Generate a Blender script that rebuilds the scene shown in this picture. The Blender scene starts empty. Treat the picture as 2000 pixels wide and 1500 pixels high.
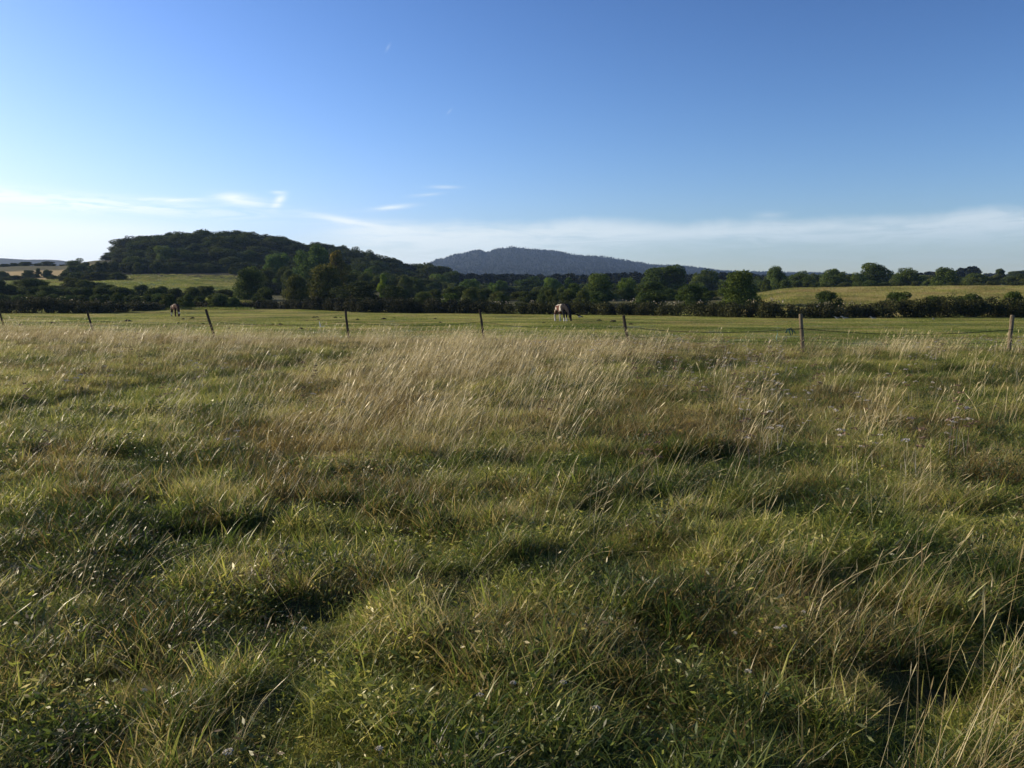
import bpy, math, random
import numpy as np
from mathutils import Vector, Matrix

R = math.radians
rng = np.random.default_rng(7)
random.seed(7)
scene = bpy.context.scene
C = scene.collection

# ------------------------------------------------------------------ camera
CAM_H = 1.6
F = 1650.0                       # focal length in photo pixels (photo 2000 wide)
HOR = 586.0                      # row of the flat horizon
PITCH = math.atan((750 - HOR) / F)
cam_d = bpy.data.cameras.new('camera')
cam_d.sensor_width = 36.0
cam_d.lens = 36.0 * F / 2000.0
cam_d.clip_start = 0.05
cam_d.clip_end = 30000
cam = bpy.data.objects.new('camera', cam_d)
C.objects.link(cam)
cam.location = (0, 0, CAM_H)
cam.rotation_euler = (math.pi / 2 - PITCH, 0, 0)
scene.camera = cam

# ------------------------------------------------------------------ light
SUN_AZ = -68.0                   # degrees, clockwise from the viewing direction
SUN_EL = 21.0
SKY_STRENGTH = 0.15
SKY_GAMMA = 1.9
SKY_TINT = (1.27, 1.27, 1.31)
SUN_STRENGTH = 5.0
EXPOSURE = 0.34
scene.view_settings.view_transform = 'Standard'
scene.view_settings.look = 'None'
scene.view_settings.exposure = EXPOSURE
scene.view_settings.gamma = 1.0
scene.render.engine = 'CYCLES'
scene.cycles.use_denoising = True
scene.cycles.max_bounces = 6
scene.cycles.diffuse_bounces = 3
scene.cycles.transmission_bounces = 4
scene.cycles.transparent_max_bounces = 4
scene.cycles.volume_bounces = 0


class NT:
    """small node-graph writer"""
    def __init__(self, tree):
        self.t = tree
        self.n = tree.nodes
        self.l = tree.links

    def node(self, typ, **kw):
        nd = self.n.new(typ)
        for k, v in kw.items():
            setattr(nd, k, v)
        return nd

    def put(self, sock, v):
        if hasattr(v, 'is_linked') or isinstance(v, bpy.types.NodeSocket):
            self.l.new(v, sock)
        else:
            sock.default_value = v

    def m(self, op, a, b=0.0, c=0.0, clamp=False):
        nd = self.node('ShaderNodeMath', operation=op, use_clamp=clamp)
        self.put(nd.inputs[0], a)
        self.put(nd.inputs[1], b)
        self.put(nd.inputs[2], c)
        return nd.outputs[0]

    def mix(self, f, a, b, blend='MIX'):
        nd = self.node('ShaderNodeMix', data_type='RGBA', blend_type=blend)
        nd.clamp_factor = True
        self.put(nd.inputs[0], f)
        self.put(nd.inputs[6], a)
        self.put(nd.inputs[7], b)
        return nd.outputs[2]

    def noise(self, vec, scale, detail=4.0, rough=0.55, dist=0.0):
        nd = self.node('ShaderNodeTexNoise')
        nd.inputs['Scale'].default_value = scale
        nd.inputs['Detail'].default_value = detail
        nd.inputs['Roughness'].default_value = rough
        nd.inputs['Distortion'].default_value = dist
        if vec is not None:
            self.l.new(vec, nd.inputs['Vector'])
        return nd.outputs['Fac']

    def ramp(self, fac, stops):
        nd = self.node('ShaderNodeValToRGB')
        e = nd.color_ramp.elements
        while len(e) > 1:
            e.remove(e[-1])
        e[0].position, e[0].color = stops[0][0], tuple(stops[0][1]) + (1,)
        for p, c in stops[1:]:
            x = e.new(p)
            x.color = tuple(c) + (1,)
        self.put(nd.inputs[0], fac)
        return nd.outputs[0]

    def smooth(self, v, a, b):
        nd = self.node('ShaderNodeMapRange', interpolation_type='SMOOTHSTEP')
        self.put(nd.inputs[0], v)
        nd.inputs[1].default_value = a
        nd.inputs[2].default_value = b
        return nd.outputs[0]


world = bpy.data.worlds.new('World')
scene.world = world
world.use_nodes = True
w = NT(world.node_tree)
w.n.clear()
sky = w.node('ShaderNodeTexSky', sky_type='NISHITA')
sky.sun_disc = False
sky.sun_elevation = R(SUN_EL)
sky.sun_rotation = R(SUN_AZ % 360)
sky.altitude = 100
sky.air_density = 1.0
sky.dust_density = 0.6
sky.ozone_density = 2.2
tc = w.node('ShaderNodeTexCoord')
sep = w.node('ShaderNodeSeparateXYZ')
w.l.new(tc.outputs['Generated'], sep.inputs[0])
X, Y, Z = sep.outputs
az = w.m('ARCTAN2', X, Y)
el = w.m('ARCSINE', Z)


def px_az(px):
    return math.atan((px - 1000) / F)


def px_el(py):
    return math.atan((HOR - py) / F)


def cvec(sx, sy, off):
    cb = w.node('ShaderNodeCombineXYZ')
    w.put(cb.inputs[0], w.m('MULTIPLY', az, sx))
    w.put(cb.inputs[1], w.m('MULTIPLY', el, sy))
    cb.inputs[2].default_value = off
    return cb.outputs[0]


def blob(px, py, rx, ry, rot=0.0, edge=0.6):
    """soft ellipse in the sky, sizes in photo pixels"""
    dx = w.m('MULTIPLY', w.m('SUBTRACT', az, px_az(px)), F)
    dy = w.m('MULTIPLY', w.m('SUBTRACT', el, px_el(py)), F)
    c, s = math.cos(rot), math.sin(rot)
    u = w.m('ADD', w.m('MULTIPLY', dx, c / rx), w.m('MULTIPLY', dy, s / rx))
    v = w.m('ADD', w.m('MULTIPLY', dx, -s / ry), w.m('MULTIPLY', dy, c / ry))
    d = w.m('ADD', w.m('MULTIPLY', u, u), w.m('MULTIPLY', v, v))
    return w.m('POWER', 2.718, w.m('MULTIPLY', d, -1.0))


n_big = w.noise(cvec(5, 26, 3.1), 1.0, 5, 0.55, 0.4)
n_fine = w.noise(cvec(13, 110, 7.7), 1.0, 8, 0.62, 1.2)
n_edge = w.noise(cvec(7, 10, 1.3), 1.0, 5, 0.6, 0.3)
# the long pale bank low over the horizon, its top edge wandering
top = w.m('ADD', px_el(434), w.m('MULTIPLY', w.m('SUBTRACT', n_edge, 0.5), 0.028))
bank_top = w.smooth(w.m('SUBTRACT', top, el), -0.004, 0.014)
thin = w.smooth(w.m('ADD', w.m('ADD', w.m('MULTIPLY', n_big, 0.45), w.m('MULTIPLY', n_fine, 0.55)), w.m('MULTIPLY', el, 1.6)), 0.46, 0.68)
low = w.smooth(el, px_el(505), px_el(455))
# to the right the bank hangs as a thin veil with clear blue under it
rightness = w.smooth(az, px_az(900), px_az(1350))
lowf = w.m('ADD', low, w.m('MULTIPLY', w.m('SUBTRACT', 1.0, low), w.m('SUBTRACT', 0.85, w.m('MULTIPLY', rightness, 0.60))))
side = w.smooth(az, px_az(560), px_az(760))
bank = w.m('MULTIPLY', w.m('MULTIPLY', bank_top, lowf), w.m('MULTIPLY', side, w.m('ADD', 0.40, w.m('MULTIPLY', thin, 0.58))))
# thinner sheets on the left
left_band = w.m('MULTIPLY', blob(60, 418, 360, 15, -0.03), w.smooth(n_fine, 0.34, 0.6))
left_low = w.m('MULTIPLY', w.smooth(el, px_el(440), px_el(470)), w.smooth(az, px_az(560), px_az(150)))
parts = [bank, w.m('MULTIPLY', left_band, 0.9), w.m('MULTIPLY', left_low, 0.75)]
for bx, by, rx, ry, ro, am in ((470, 402, 34, 9, -0.05, 1.0), (551, 405, 7, 15, -0.75, 1.0), (551, 388, 12, 3, 0, .5), (695, 440, 72, 6, -0.16, .95),
                               (765, 411, 38, 4, 0.12, .75), (350, 408, 60, 3.5, 0.03, .8), (870, 371, 26, 3, 0, .35),
                               (835, 386, 30, 3, 0.1, .35), (505, 408, 30, 8, 0, .5), (1495, 430, 26, 6, 0, .35)):
    b_ = blob(bx, by, rx, ry, ro)
    nz = w.m('ADD', 0.5, w.m('MULTIPLY', w.smooth(n_fine, 0.35, 0.6), 0.7))
    parts.append(w.m('MULTIPLY', w.m('MULTIPLY', b_, am), nz))
for bx, by, rx, ry, ro, am in ((766, 116, 7, 2.2, 1.0, .16), (881, 230, 6, 1.8, 0.8, .16)):
    parts.append(w.m('MULTIPLY', blob(bx, by, rx, ry, ro), am))
cl = parts[0]
for p_ in parts[1:]:
    cl = w.m('ADD', cl, w.m('MULTIPLY', p_, w.m('SUBTRACT', 1.0, cl)))
cl = w.m('MINIMUM', cl, 1.0)
# cloud is lit by the sun: brighter towards it
sun_dir = Vector((math.sin(R(SUN_AZ)) * math.cos(R(SUN_EL)), math.cos(R(SUN_AZ)) * math.cos(R(SUN_EL)), math.sin(R(SUN_EL))))
dotn = w.node('ShaderNodeVectorMath', operation='DOT_PRODUCT')
w.l.new(tc.outputs['Generated'], dotn.inputs[0])
dotn.inputs[1].default_value = sun_dir
near_sun = w.smooth(dotn.outputs['Value'], 0.0, 0.95)
CLOUD_K = 1.0 / SKY_STRENGTH
ccol = w.mix(near_sun, (0.58 * CLOUD_K, 0.67 * CLOUD_K, 0.72 * CLOUD_K, 1), (0.98 * CLOUD_K, 1.02 * CLOUD_K, 1.0 * CLOUD_K, 1))
# deepen the clear sky: the photograph's blue is more saturated than the physical model at this sun height
gam = w.node('ShaderNodeGamma')
w.l.new(w.mix(1.0, sky.outputs[0], (SKY_STRENGTH,) * 3 + (1,), 'MULTIPLY'), gam.inputs[0])
gam.inputs[1].default_value = SKY_GAMMA
tinted = w.mix(1.0, gam.outputs[0], SKY_TINT + (1,), 'MULTIPLY')
sp_ = w.node('ShaderNodeSeparateColor')
w.l.new(tinted, sp_.inputs[0])
cb_ = w.node('ShaderNodeCombineColor')
for k_, roll in enumerate((0.45, 0.50, 0.22)):       # shoulder near the sun
    c_ = sp_.outputs[k_]
    w.l.new(w.m('DIVIDE', w.m('MULTIPLY', c_, 1.0 / SKY_STRENGTH), w.m('ADD', 1.0, w.m('MULTIPLY', c_, roll))), cb_.inputs[k_])
skyc = cb_.outputs[0]
col = w.mix(w.m('MULTIPLY', cl, 0.9), skyc, ccol)
bg = w.node('ShaderNodeBackground')
w.l.new(col, bg.inputs[0])
bg.inputs[1].default_value = SKY_STRENGTH
wo = w.node('ShaderNodeOutputWorld')
w.l.new(bg.outputs[0], wo.inputs[0])

sun_l = bpy.data.lights.new('sun', 'SUN')
sun_l.energy = SUN_STRENGTH
sun_l.angle = R(0.5)
sun_l.color = (1.0, 0.84, 0.58)
sun = bpy.data.objects.new('sun', sun_l)
C.objects.link(sun)
sun.rotation_euler = sun_dir.to_track_quat('Z', 'Y').to_euler()
sun.location = (-30, 20, 40)


# ------------------------------------------------------------------ helpers
def _hash(ix, iy, seed):
    h = (ix.astype(np.int64) * 374761393 + iy.astype(np.int64) * 668265263 + seed * 1442695041) & 0x7fffffff
    h = ((h ^ (h >> 13)) * 1274126177) & 0x7fffffff
    return ((h ^ (h >> 16)) & 0xffff) / 65535.0


def vnoise(x, y, seed=0):
    ix, iy = np.floor(x), np.floor(y)
    fx, fy = x - ix, y - iy
    fx, fy = fx * fx * (3 - 2 * fx), fy * fy * (3 - 2 * fy)
    a, b = _hash(ix, iy, seed), _hash(ix + 1, iy, seed)
    c, d = _hash(ix, iy + 1, seed), _hash(ix + 1, iy + 1, seed)
    return (a * (1 - fx) + b * fx) * (1 - fy) + (c * (1 - fx) + d * fx) * fy


def fbm(x, y, seed=0, octv=4):
    s, a, t = 0, 1.0, 0
    for o in range(octv):
        s = s + a * vnoise(x * 2 ** o, y * 2 ** o, seed + o * 17)
        t += a
        a *= 0.5
    return s / t


def sstep(v, a, b):
    t = np.clip((v - a) / (b - a), 0, 1)
    return t * t * (3 - 2 * t)


SP, CP = math.sin(PITCH), math.cos(PITCH)


def project(x, y, z):
    dz = z - CAM_H
    depth = y * CP - dz * SP
    up = y * SP + dz * CP
    depth = np.maximum(depth, 1e-3)
    return 1000 + F * x / depth, 750 - F * up / depth


def ground_at(px, py):
    """flat-ground point seen at a photo pixel"""
    u = (750 - py) / F
    dy = CP + u * SP
    dz = -SP + u * CP
    t = -CAM_H / dz
    return (px - 1000) / F * t, dy * t


COLS = [-500, 0, 120, 220, 330, 450, 550, 650, 740, 820, 860, 900, 940, 950, 975, 988, 1000, 1014, 1060, 1150, 1300, 1450, 1560, 1750, 1950, 2500]
DS = [0, 100, 125, 150, 180, 210, 280, 340, 420, 520, 700, 1000, 1400, 1900, 2400, 3000, 3600, 5000]
# rows of the photograph on which the bare ground lies, per distance from 150 on (None: hidden, smooth)
TAB = {
    -500: [584, 574, 566, 552, 541, 524, 524, 535, 545, 545, 535, 505, 530, 545, 560],
    0:    [584, 574, 567, 551, 540, 522, 524, 535, 545, 545, 535, 505, 530, 545, 560],
    120:  [585, 574, 567, 549, 539, 521, 524, 535, 545, 545, 537, 508, 530, 545, 560],
    220:  [585, 576, 568, 541, 524, 510, 512, 535, 548, 548, 540, 530, 540, 550, 560],
    330:  [586, 578, 570, 540, 515, 496, 500, 530, 548, 548, 545, 540, 545, 550, 560],
    450:  [586, 580, 573, 546, 515, 490, 500, 530, 548, 548, 548, 545, 545, 550, 560],
    550:  [586, 582, 576, 556, 525, 500, 508, 535, 550, 550, 548, 545, 545, 550, 560],
    650:  [586, 583, 579, 564, 540, 515, 520, 540, 552, 552, 548, 540, 542, 550, 560],
    740:  [586, 584, 581, 571, 555, 538, 540, 550, 556, 553, 548, 535, 535, 550, 560],
    820:  [586, 585, 583, 578, 570, 558, 556, 558, 558, 553, 545, 535, 524, 550, 560],
    900:  [586, 585, 583, 580, 577, 574, 568, 563, 560, 553, 543, 525, 501, 518, 560],
    1000: [586, 585, 583, 580, 578, 575, 570, 564, 560, 553, 542, 520, 489, 510, 560],
    860:  [586, 585, 583, 579, 574, 566, 562, 560, 560, 553, 544, 530, 512, 528, 560],
    940:  [586, 585, 583, 580, 578, 575, 570, 564, 560, 553, 542, 522, 494, 512, 560],
    950:  [586, 585, 583, 580, 578, 575, 570, 564, 560, 553, 542, 522, 499, 513, 560],
    988:  [586, 585, 583, 580, 578, 575, 570, 564, 560, 553, 542, 521, 491, 510, 560],
    1014: [586, 585, 583, 580, 578, 575, 570, 564, 560, 553, 542, 521, 491, 510, 560],
    975:  [586, 585, 583, 580, 578, 575, 570, 564, 560, 553, 542, 521, 492, 510, 560],
    1060: [586, 585, 583, 580, 578, 575, 570, 564, 560, 553, 542, 521, 494, 510, 560],
    1150: [586, 585, 583, 580, 578, 575, 570, 564, 560, 553, 542, 522, 506, 525, 560],
    1300: [585, 584, 582, 579, 577, 574, 569, 563, 560, 554, 547, 533, 524, 540, 560],
    1450: [579, 578, 578, 577, 575, 572, 568, 563, 560, 556, 549, 540, 532, 545, 560],
    1560: [566, 566, 569, 573, 573, 570, 567, 563, 560, 556, 550, 542, 534, 545, 560],
    1750: [563, 563.5, 567, 570, 569, 566, 563, 560, 558, 555, 551, 546, 540, 550, 560],
    1950: [562, 563, 566, 564, 559, 553, 545, 546, 550, 553, 551, 549, 546, 555, 562],
    2500: [562, 563, 565, 562, 557, 552, 545, 546, 550, 553, 551, 549, 546, 555, 562],
}
ZT = np.zeros((len(COLS), len(DS)))
for i_, c_ in enumerate(COLS):
    for j_, d_ in enumerate(DS):
        if d_ <= 100:
            ZT[i_, j_] = 0
        elif d_ == 125:
            ZT[i_, j_] = (CAM_H + (HOR - TAB[c_][0]) / F * 150) * (0.25 if c_ < 1500 else 0.55)
        else:
            lift = 5 if (d_ == 3000 and 850 < c_ < 1350) else 0
            ZT[i_, j_] = CAM_H + (HOR - TAB[c_][j_ - 3] + lift) / F * d_


def terrain(x, y):
    x, y = np.asarray(x, float), np.asarray(y, float)
    yy = np.maximum(y, 1e-3)
    px = np.where(y > 0.3 * np.abs(x), 1000 + F * x / yy, np.where(x < 0, -500, 2500))
    px = np.clip(px, -500, 2500)
    r = np.where(y > 0.3 * np.abs(x), yy, np.hypot(x, y))
    r = np.clip(r, 0, 4999)
    ci = np.interp(px, COLS, np.arange(len(COLS)))
    di = np.interp(r, DS, np.arange(len(DS)))
    # right-hand side of the pasture ends nearer: pull the bank in
    c0 = np.minimum(ci.astype(int), len(COLS) - 2)
    d0 = np.minimum(di.astype(int), len(DS) - 2)
    fc, fd = ci - c0, di - d0
    fc = fc * fc * (3 - 2 * fc)
    z = (ZT[c0, d0] * (1 - fc) + ZT[c0 + 1, d0] * fc) * (1 - fd) + (ZT[c0, d0 + 1] * (1 - fc) + ZT[c0 + 1, d0 + 1] * fc) * fd
    back = sstep(y, -20, 60)
    z = z * np.where(r > 100, back, 1)
    z = z + sstep(r, 1200, 2500) * (fbm(x / 260, y / 260, 5) - 0.5) * 5 * back
    z = z + sstep(r, 110, 300) * (fbm(x / 30, y / 30, 9) - 0.5) * 1.6
    return z


TROUGH = [  # hollows in the rough meadow: photo polyline, width m, depth m
    ([(-200, 835), (60, 790), (250, 755), (420, 735), (560, 712), (740, 688)], 0.75, 0.22),
    ([(2150, 1120), (1960, 1240), (1830, 1360), (1720, 1500), (1640, 1650)], 0.18, 0.11),
    ([(1290, 735), (1420, 708), (1560, 700)], 0.7, 0.20),
    ([(1700, 735), (1850, 722), (2100, 722)], 0.7, 0.22),
    ([(1150, 1010), (1330, 985), (1500, 1010)], 0.25, 0.12),
    ([(330, 1060), (470, 1050), (560, 1062)], 0.2, 0.14),
    ([(560, 1215), (640, 1200)], 0.14, 0.09),
    ([(1250, 925), (1400, 900)], 0.3, 0.12),
]
TR = [([ground_at(*p) for p in pl], wd, dp) for pl, wd, dp in TROUGH]


def seg_dist(x, y, pl):
    best = np.full(np.shape(x), 1e9)
    for (ax, ay), (bx, by) in zip(pl[:-1], pl[1:]):
        vx, vy = bx - ax, by - ay
        t = np.clip(((x - ax) * vx + (y - ay) * vy) / (vx * vx + vy * vy), 0, 1)
        best = np.minimum(best, np.hypot(x - ax - t * vx, y - ay - t * vy))
    return best


def trough(x, y):
    s = np.zeros(np.shape(x))
    d = np.zeros(np.shape(x))
    for pl, wd, dp in TR:
        g = np.exp(-(seg_dist(x, y, pl) / wd) ** 2)
        s = np.maximum(s, g)
        d = np.maximum(d, g * dp)
    return s, d


FENCE = [(8, 641, 612), (184, 652, 607), (421, 664, 604), (682, 668, 604), (946, 667, 604), (1228, 674, 616), (1568, 687, 613), (1970, 690, 615)]
FPTS = [ground_at(p[0], p[1]) for p in FENCE]
_fx = [-80] + [p[0] for p in FPTS] + [60]
_fy = [FPTS[0][1] + 8] + [p[1] for p in FPTS] + [FPTS[-1][1] + 1]


def fence_y(x):
    return np.interp(x, _fx, _fy)


def height(x, y):
    """terrain with the hummocks of the rough meadow and the low bumps of the pasture"""
    x, y = np.asarray(x, float), np.asarray(y, float)
    z = terrain(x, y)
    rough = 1 - sstep(y - fence_y(x), -3, 1.0)
    rough = np.where(y > -15, rough, 1)
    near = np.exp(-np.hypot(x, y) / 70)
    hum = (fbm(x / 1.5 + 3, y / 1.5, 21, 3) - 0.5) * 0.09 + (fbm(x / 0.28, y / 0.28, 33, 2) - 0.5) * 0.11
    z = z + rough * hum * sstep(np.hypot(x, y), 0, 2.0)
    z = z - rough * trough(x, y)[1]
    z = z + (1 - rough) * near * (fbm(x / 3.0, y / 3.0, 41, 3) - 0.5) * 0.10
    return z


def mk_mesh(name, verts, loops, starts, totals, mat=None, attrs=(), smooth=False):
    me = bpy.data.meshes.new(name)
    me.vertices.add(len(verts))
    me.vertices.foreach_set('co', np.asarray(verts, np.float32).ravel())
    if len(loops):
        me.loops.add(len(loops))
        me.loops.foreach_set('vertex_index', np.asarray(loops, np.int32))
        me.polygons.add(len(starts))
        me.polygons.foreach_set('loop_start', np.asarray(starts, np.int32))
        me.polygons.foreach_set('loop_total', np.asarray(totals, np.int32))
        if smooth:
            me.polygons.foreach_set('use_smooth', np.ones(len(starts), bool))
    for nm, typ, dom, data in attrs:
        a = me.attributes.new(nm, typ, dom)
        key = {'FLOAT': 'value', 'INT': 'value', 'FLOAT_VECTOR': 'vector', 'FLOAT_COLOR': 'color'}[typ]
        a.data.foreach_set(key, np.asarray(data, np.int32 if typ == 'INT' else np.float32).ravel())
    me.update(calc_edges=True)
    if mat:
        me.materials.append(mat)
    return me


def quads(n):
    """n separate quads, vertices 4 each"""
    return np.arange(4 * n), np.arange(0, 4 * n, 4), np.full(n, 4)


def obj(name, me, parent=None, loc=(0, 0, 0), col=C):
    o = bpy.data.objects.new(name, me)
    col.objects.link(o)
    o.location = loc
    if parent:
        o.parent = parent
    return o


def tag(o, label=None, cat=None, group=None, kind=None):
    if label:
        o['label'] = label
    if cat:
        o['category'] = cat
    if group:
        o['group'] = group
    if kind:
        o['kind'] = kind
    return o


def mat(name):
    m = bpy.data.materials.new(name)
    m.use_nodes = True
    t = NT(m.node_tree)
    t.n.clear()
    out = t.node('ShaderNodeOutputMaterial')
    return m, t, out


def leafy(t, out, colour, trans=0.3, rough=0.5, spec=0.3, tcol=None):
    p = t.node('ShaderNodeBsdfPrincipled')
    t.put(p.inputs['Base Color'], colour)
    p.inputs['Roughness'].default_value = rough
    p.inputs['Specular IOR Level'].default_value = spec
    tr = t.node('ShaderNodeBsdfTranslucent')
    t.put(tr.inputs[0], tcol if tcol is not None else colour)
    mx = t.node('ShaderNodeMixShader')
    mx.inputs[0].default_value = trans
    t.l.new(p.outputs[0], mx.inputs[1])
    t.l.new(tr.outputs[0], mx.inputs[2])
    t.l.new(mx.outputs[0], out.inputs[0])


def plain(name, colour, rough=0.8, attr=None, var=0.25, scale=20.0, bump=0.0):
    m, t, out = mat(name)
    p = t.node('ShaderNodeBsdfPrincipled')
    g = t.node('ShaderNodeTexCoord')
    nz = t.noise(g.outputs['Object'], scale, 5)
    base = colour + (1,)
    if attr:
        a = t.node('ShaderNodeAttribute', attribute_name=attr)
        base = a.outputs['Color']
    f = t.m('ADD', 1 - var, t.m('MULTIPLY', nz, 2 * var))
    vm = t.node('ShaderNodeVectorMath', operation='SCALE')
    t.put(vm.inputs[0], base if attr else colour)
    t.put(vm.inputs['Scale'], f)
    t.l.new(vm.outputs[0], p.inputs['Base Color'])
    p.inputs['Roughness'].default_value = rough
    p.inputs['Specular IOR Level'].default_value = .15
    if bump:
        b = t.node('ShaderNodeBump')
        b.inputs['Strength'].default_value = bump
        b.inputs['Distance'].default_value = 0.02
        t.l.new(nz, b.inputs['Height'])
        t.l.new(b.outputs[0], p.inputs['Normal'])
    t.l.new(p.outputs[0], out.inputs[0])
    return m


# ------------------------------------------------------------------ ground
az_f = np.linspace(-44, 44, 620)
az_b = np.concatenate([np.linspace(-180, -45, 50), az_f, np.linspace(45, 180, 50)[:-1]])
rad = np.concatenate([[0.0], np.geomspace(0.6, 4800, 400)])
A_, R_ = np.meshgrid(np.radians(az_b), rad)
gx, gy = R_ * np.sin(A_), R_ * np.cos(A_)
gz = height(gx, gy)
# rising and falling edge: beyond 4200 m the ground sinks away under the horizon
gz = gz - sstep(R_, 4000, 4800) * 60
nr, na = gx.shape
verts = np.stack([gx, gy, gz], -1).reshape(-1, 3)
ii, jj = np.meshgrid(np.arange(nr - 1), np.arange(na), indexing='ij')
j2 = (jj + 1) % na
q = np.stack([ii * na + jj, ii * na + j2, (ii + 1) * na + j2, (ii + 1) * na + jj], -1).reshape(-1, 4)
fx_, fy_ = verts[:, 0], verts[:, 1]
gpx, gpy = project(fx_, fy_, verts[:, 2])
dist = np.hypot(fx_, fy_)
gpx = np.where(fy_ > 0, gpx, np.where(fx_ < 0, -500, 2500))
n1 = fbm(fx_ / 6, fy_ / 6, 3)[:, None]
n2 = fbm(fx_ / 1.3, fy_ / 1.3, 4)[:, None]
col_meadow = np.array([0.095, 0.085, 0.038])
col_past = np.array([0.165, 0.195, 0.085]) * (0.8 + 0.4 * n1)
col_past = col_past * (1 - 0.5 * sstep(n2, .5, .8) * 0.6) + np.array([.10, .075, .035]) * (0.5 * sstep(n2, .5, .8) * 0.6)
col_slope = np.array([0.115, 0.175, 0.058]) * (0.75 + 0.5 * n1)
col_rough = np.array([0.085, 0.085, 0.033]) * (0.7 + 0.6 * n2)
col_bank = np.array([0.27, 0.25, 0.115]) * (0.75 + 0.5 * n2)
col_bank = col_bank * (1 - sstep(n1, .45, .7)) + np.array([.12, .13, .05]) * sstep(n1, .45, .7)
col_tan = np.array([0.42, 0.32, 0.14]) * (0.85 + 0.3 * n1)
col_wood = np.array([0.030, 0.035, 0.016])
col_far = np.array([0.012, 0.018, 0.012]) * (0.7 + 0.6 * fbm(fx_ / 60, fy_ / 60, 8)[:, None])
gc = np.tile(col_meadow, (len(verts), 1))


def lay(c, m):
    global gc
    m = m[:, None]
    gc = gc * (1 - m) + c * m


beyond = sstep(fy_ - fence_y(fx_), -1.0, 0.5) * (dist > 15)
lay(col_past, beyond)
lay(col_rough, sstep(dist, 104, 112) * (gpx < 1480))
lay(col_slope, sstep(dist, 175, 195) * (1 - sstep(dist, 285, 300)) * sstep(gpx, 120, 200) * (1 - sstep(gpx, 470, 520)))
lay(col_slope, sstep(dist, 150, 165) * (1 - sstep(dist, 230, 250)) * (gpx < 200))
lay(col_tan, sstep(dist, 325, 345) * (1 - sstep(dist, 425, 440)) * (gpx < 175))
lay(col_bank, sstep(dist, 84, 90) * (1 - sstep(dist, 200, 215)) * sstep(gpx, 1430, 1500))
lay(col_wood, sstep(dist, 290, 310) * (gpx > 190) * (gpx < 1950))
lay(np.array([[.36, .36, .22]]), sstep(dist, 440, 470) * (1 - sstep(dist, 620, 640)) * (gpx > 1930))
lay(np.array([[.30, .31, .14]]), sstep(dist, 150, 156) * (1 - sstep(dist, 200, 206)) * (gpx > 820) * (gpx < 950))
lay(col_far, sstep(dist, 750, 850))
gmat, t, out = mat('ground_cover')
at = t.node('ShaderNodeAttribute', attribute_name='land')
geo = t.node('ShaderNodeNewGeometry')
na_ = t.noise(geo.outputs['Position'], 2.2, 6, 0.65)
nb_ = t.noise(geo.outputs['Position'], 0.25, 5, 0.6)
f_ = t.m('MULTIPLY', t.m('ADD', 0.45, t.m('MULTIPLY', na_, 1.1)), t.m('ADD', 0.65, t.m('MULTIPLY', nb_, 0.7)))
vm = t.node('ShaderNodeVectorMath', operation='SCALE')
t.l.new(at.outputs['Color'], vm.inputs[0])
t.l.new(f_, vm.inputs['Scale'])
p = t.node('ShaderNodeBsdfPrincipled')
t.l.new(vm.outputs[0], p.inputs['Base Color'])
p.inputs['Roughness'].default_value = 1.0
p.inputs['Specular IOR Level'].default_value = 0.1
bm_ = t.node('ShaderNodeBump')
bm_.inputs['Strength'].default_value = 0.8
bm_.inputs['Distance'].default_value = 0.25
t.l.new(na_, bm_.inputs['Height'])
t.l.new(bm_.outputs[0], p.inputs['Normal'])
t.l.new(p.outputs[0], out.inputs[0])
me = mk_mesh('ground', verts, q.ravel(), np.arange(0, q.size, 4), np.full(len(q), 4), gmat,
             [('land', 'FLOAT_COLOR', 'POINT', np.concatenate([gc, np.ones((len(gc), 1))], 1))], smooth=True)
tag(obj('ground', me), kind='structure')


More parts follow.
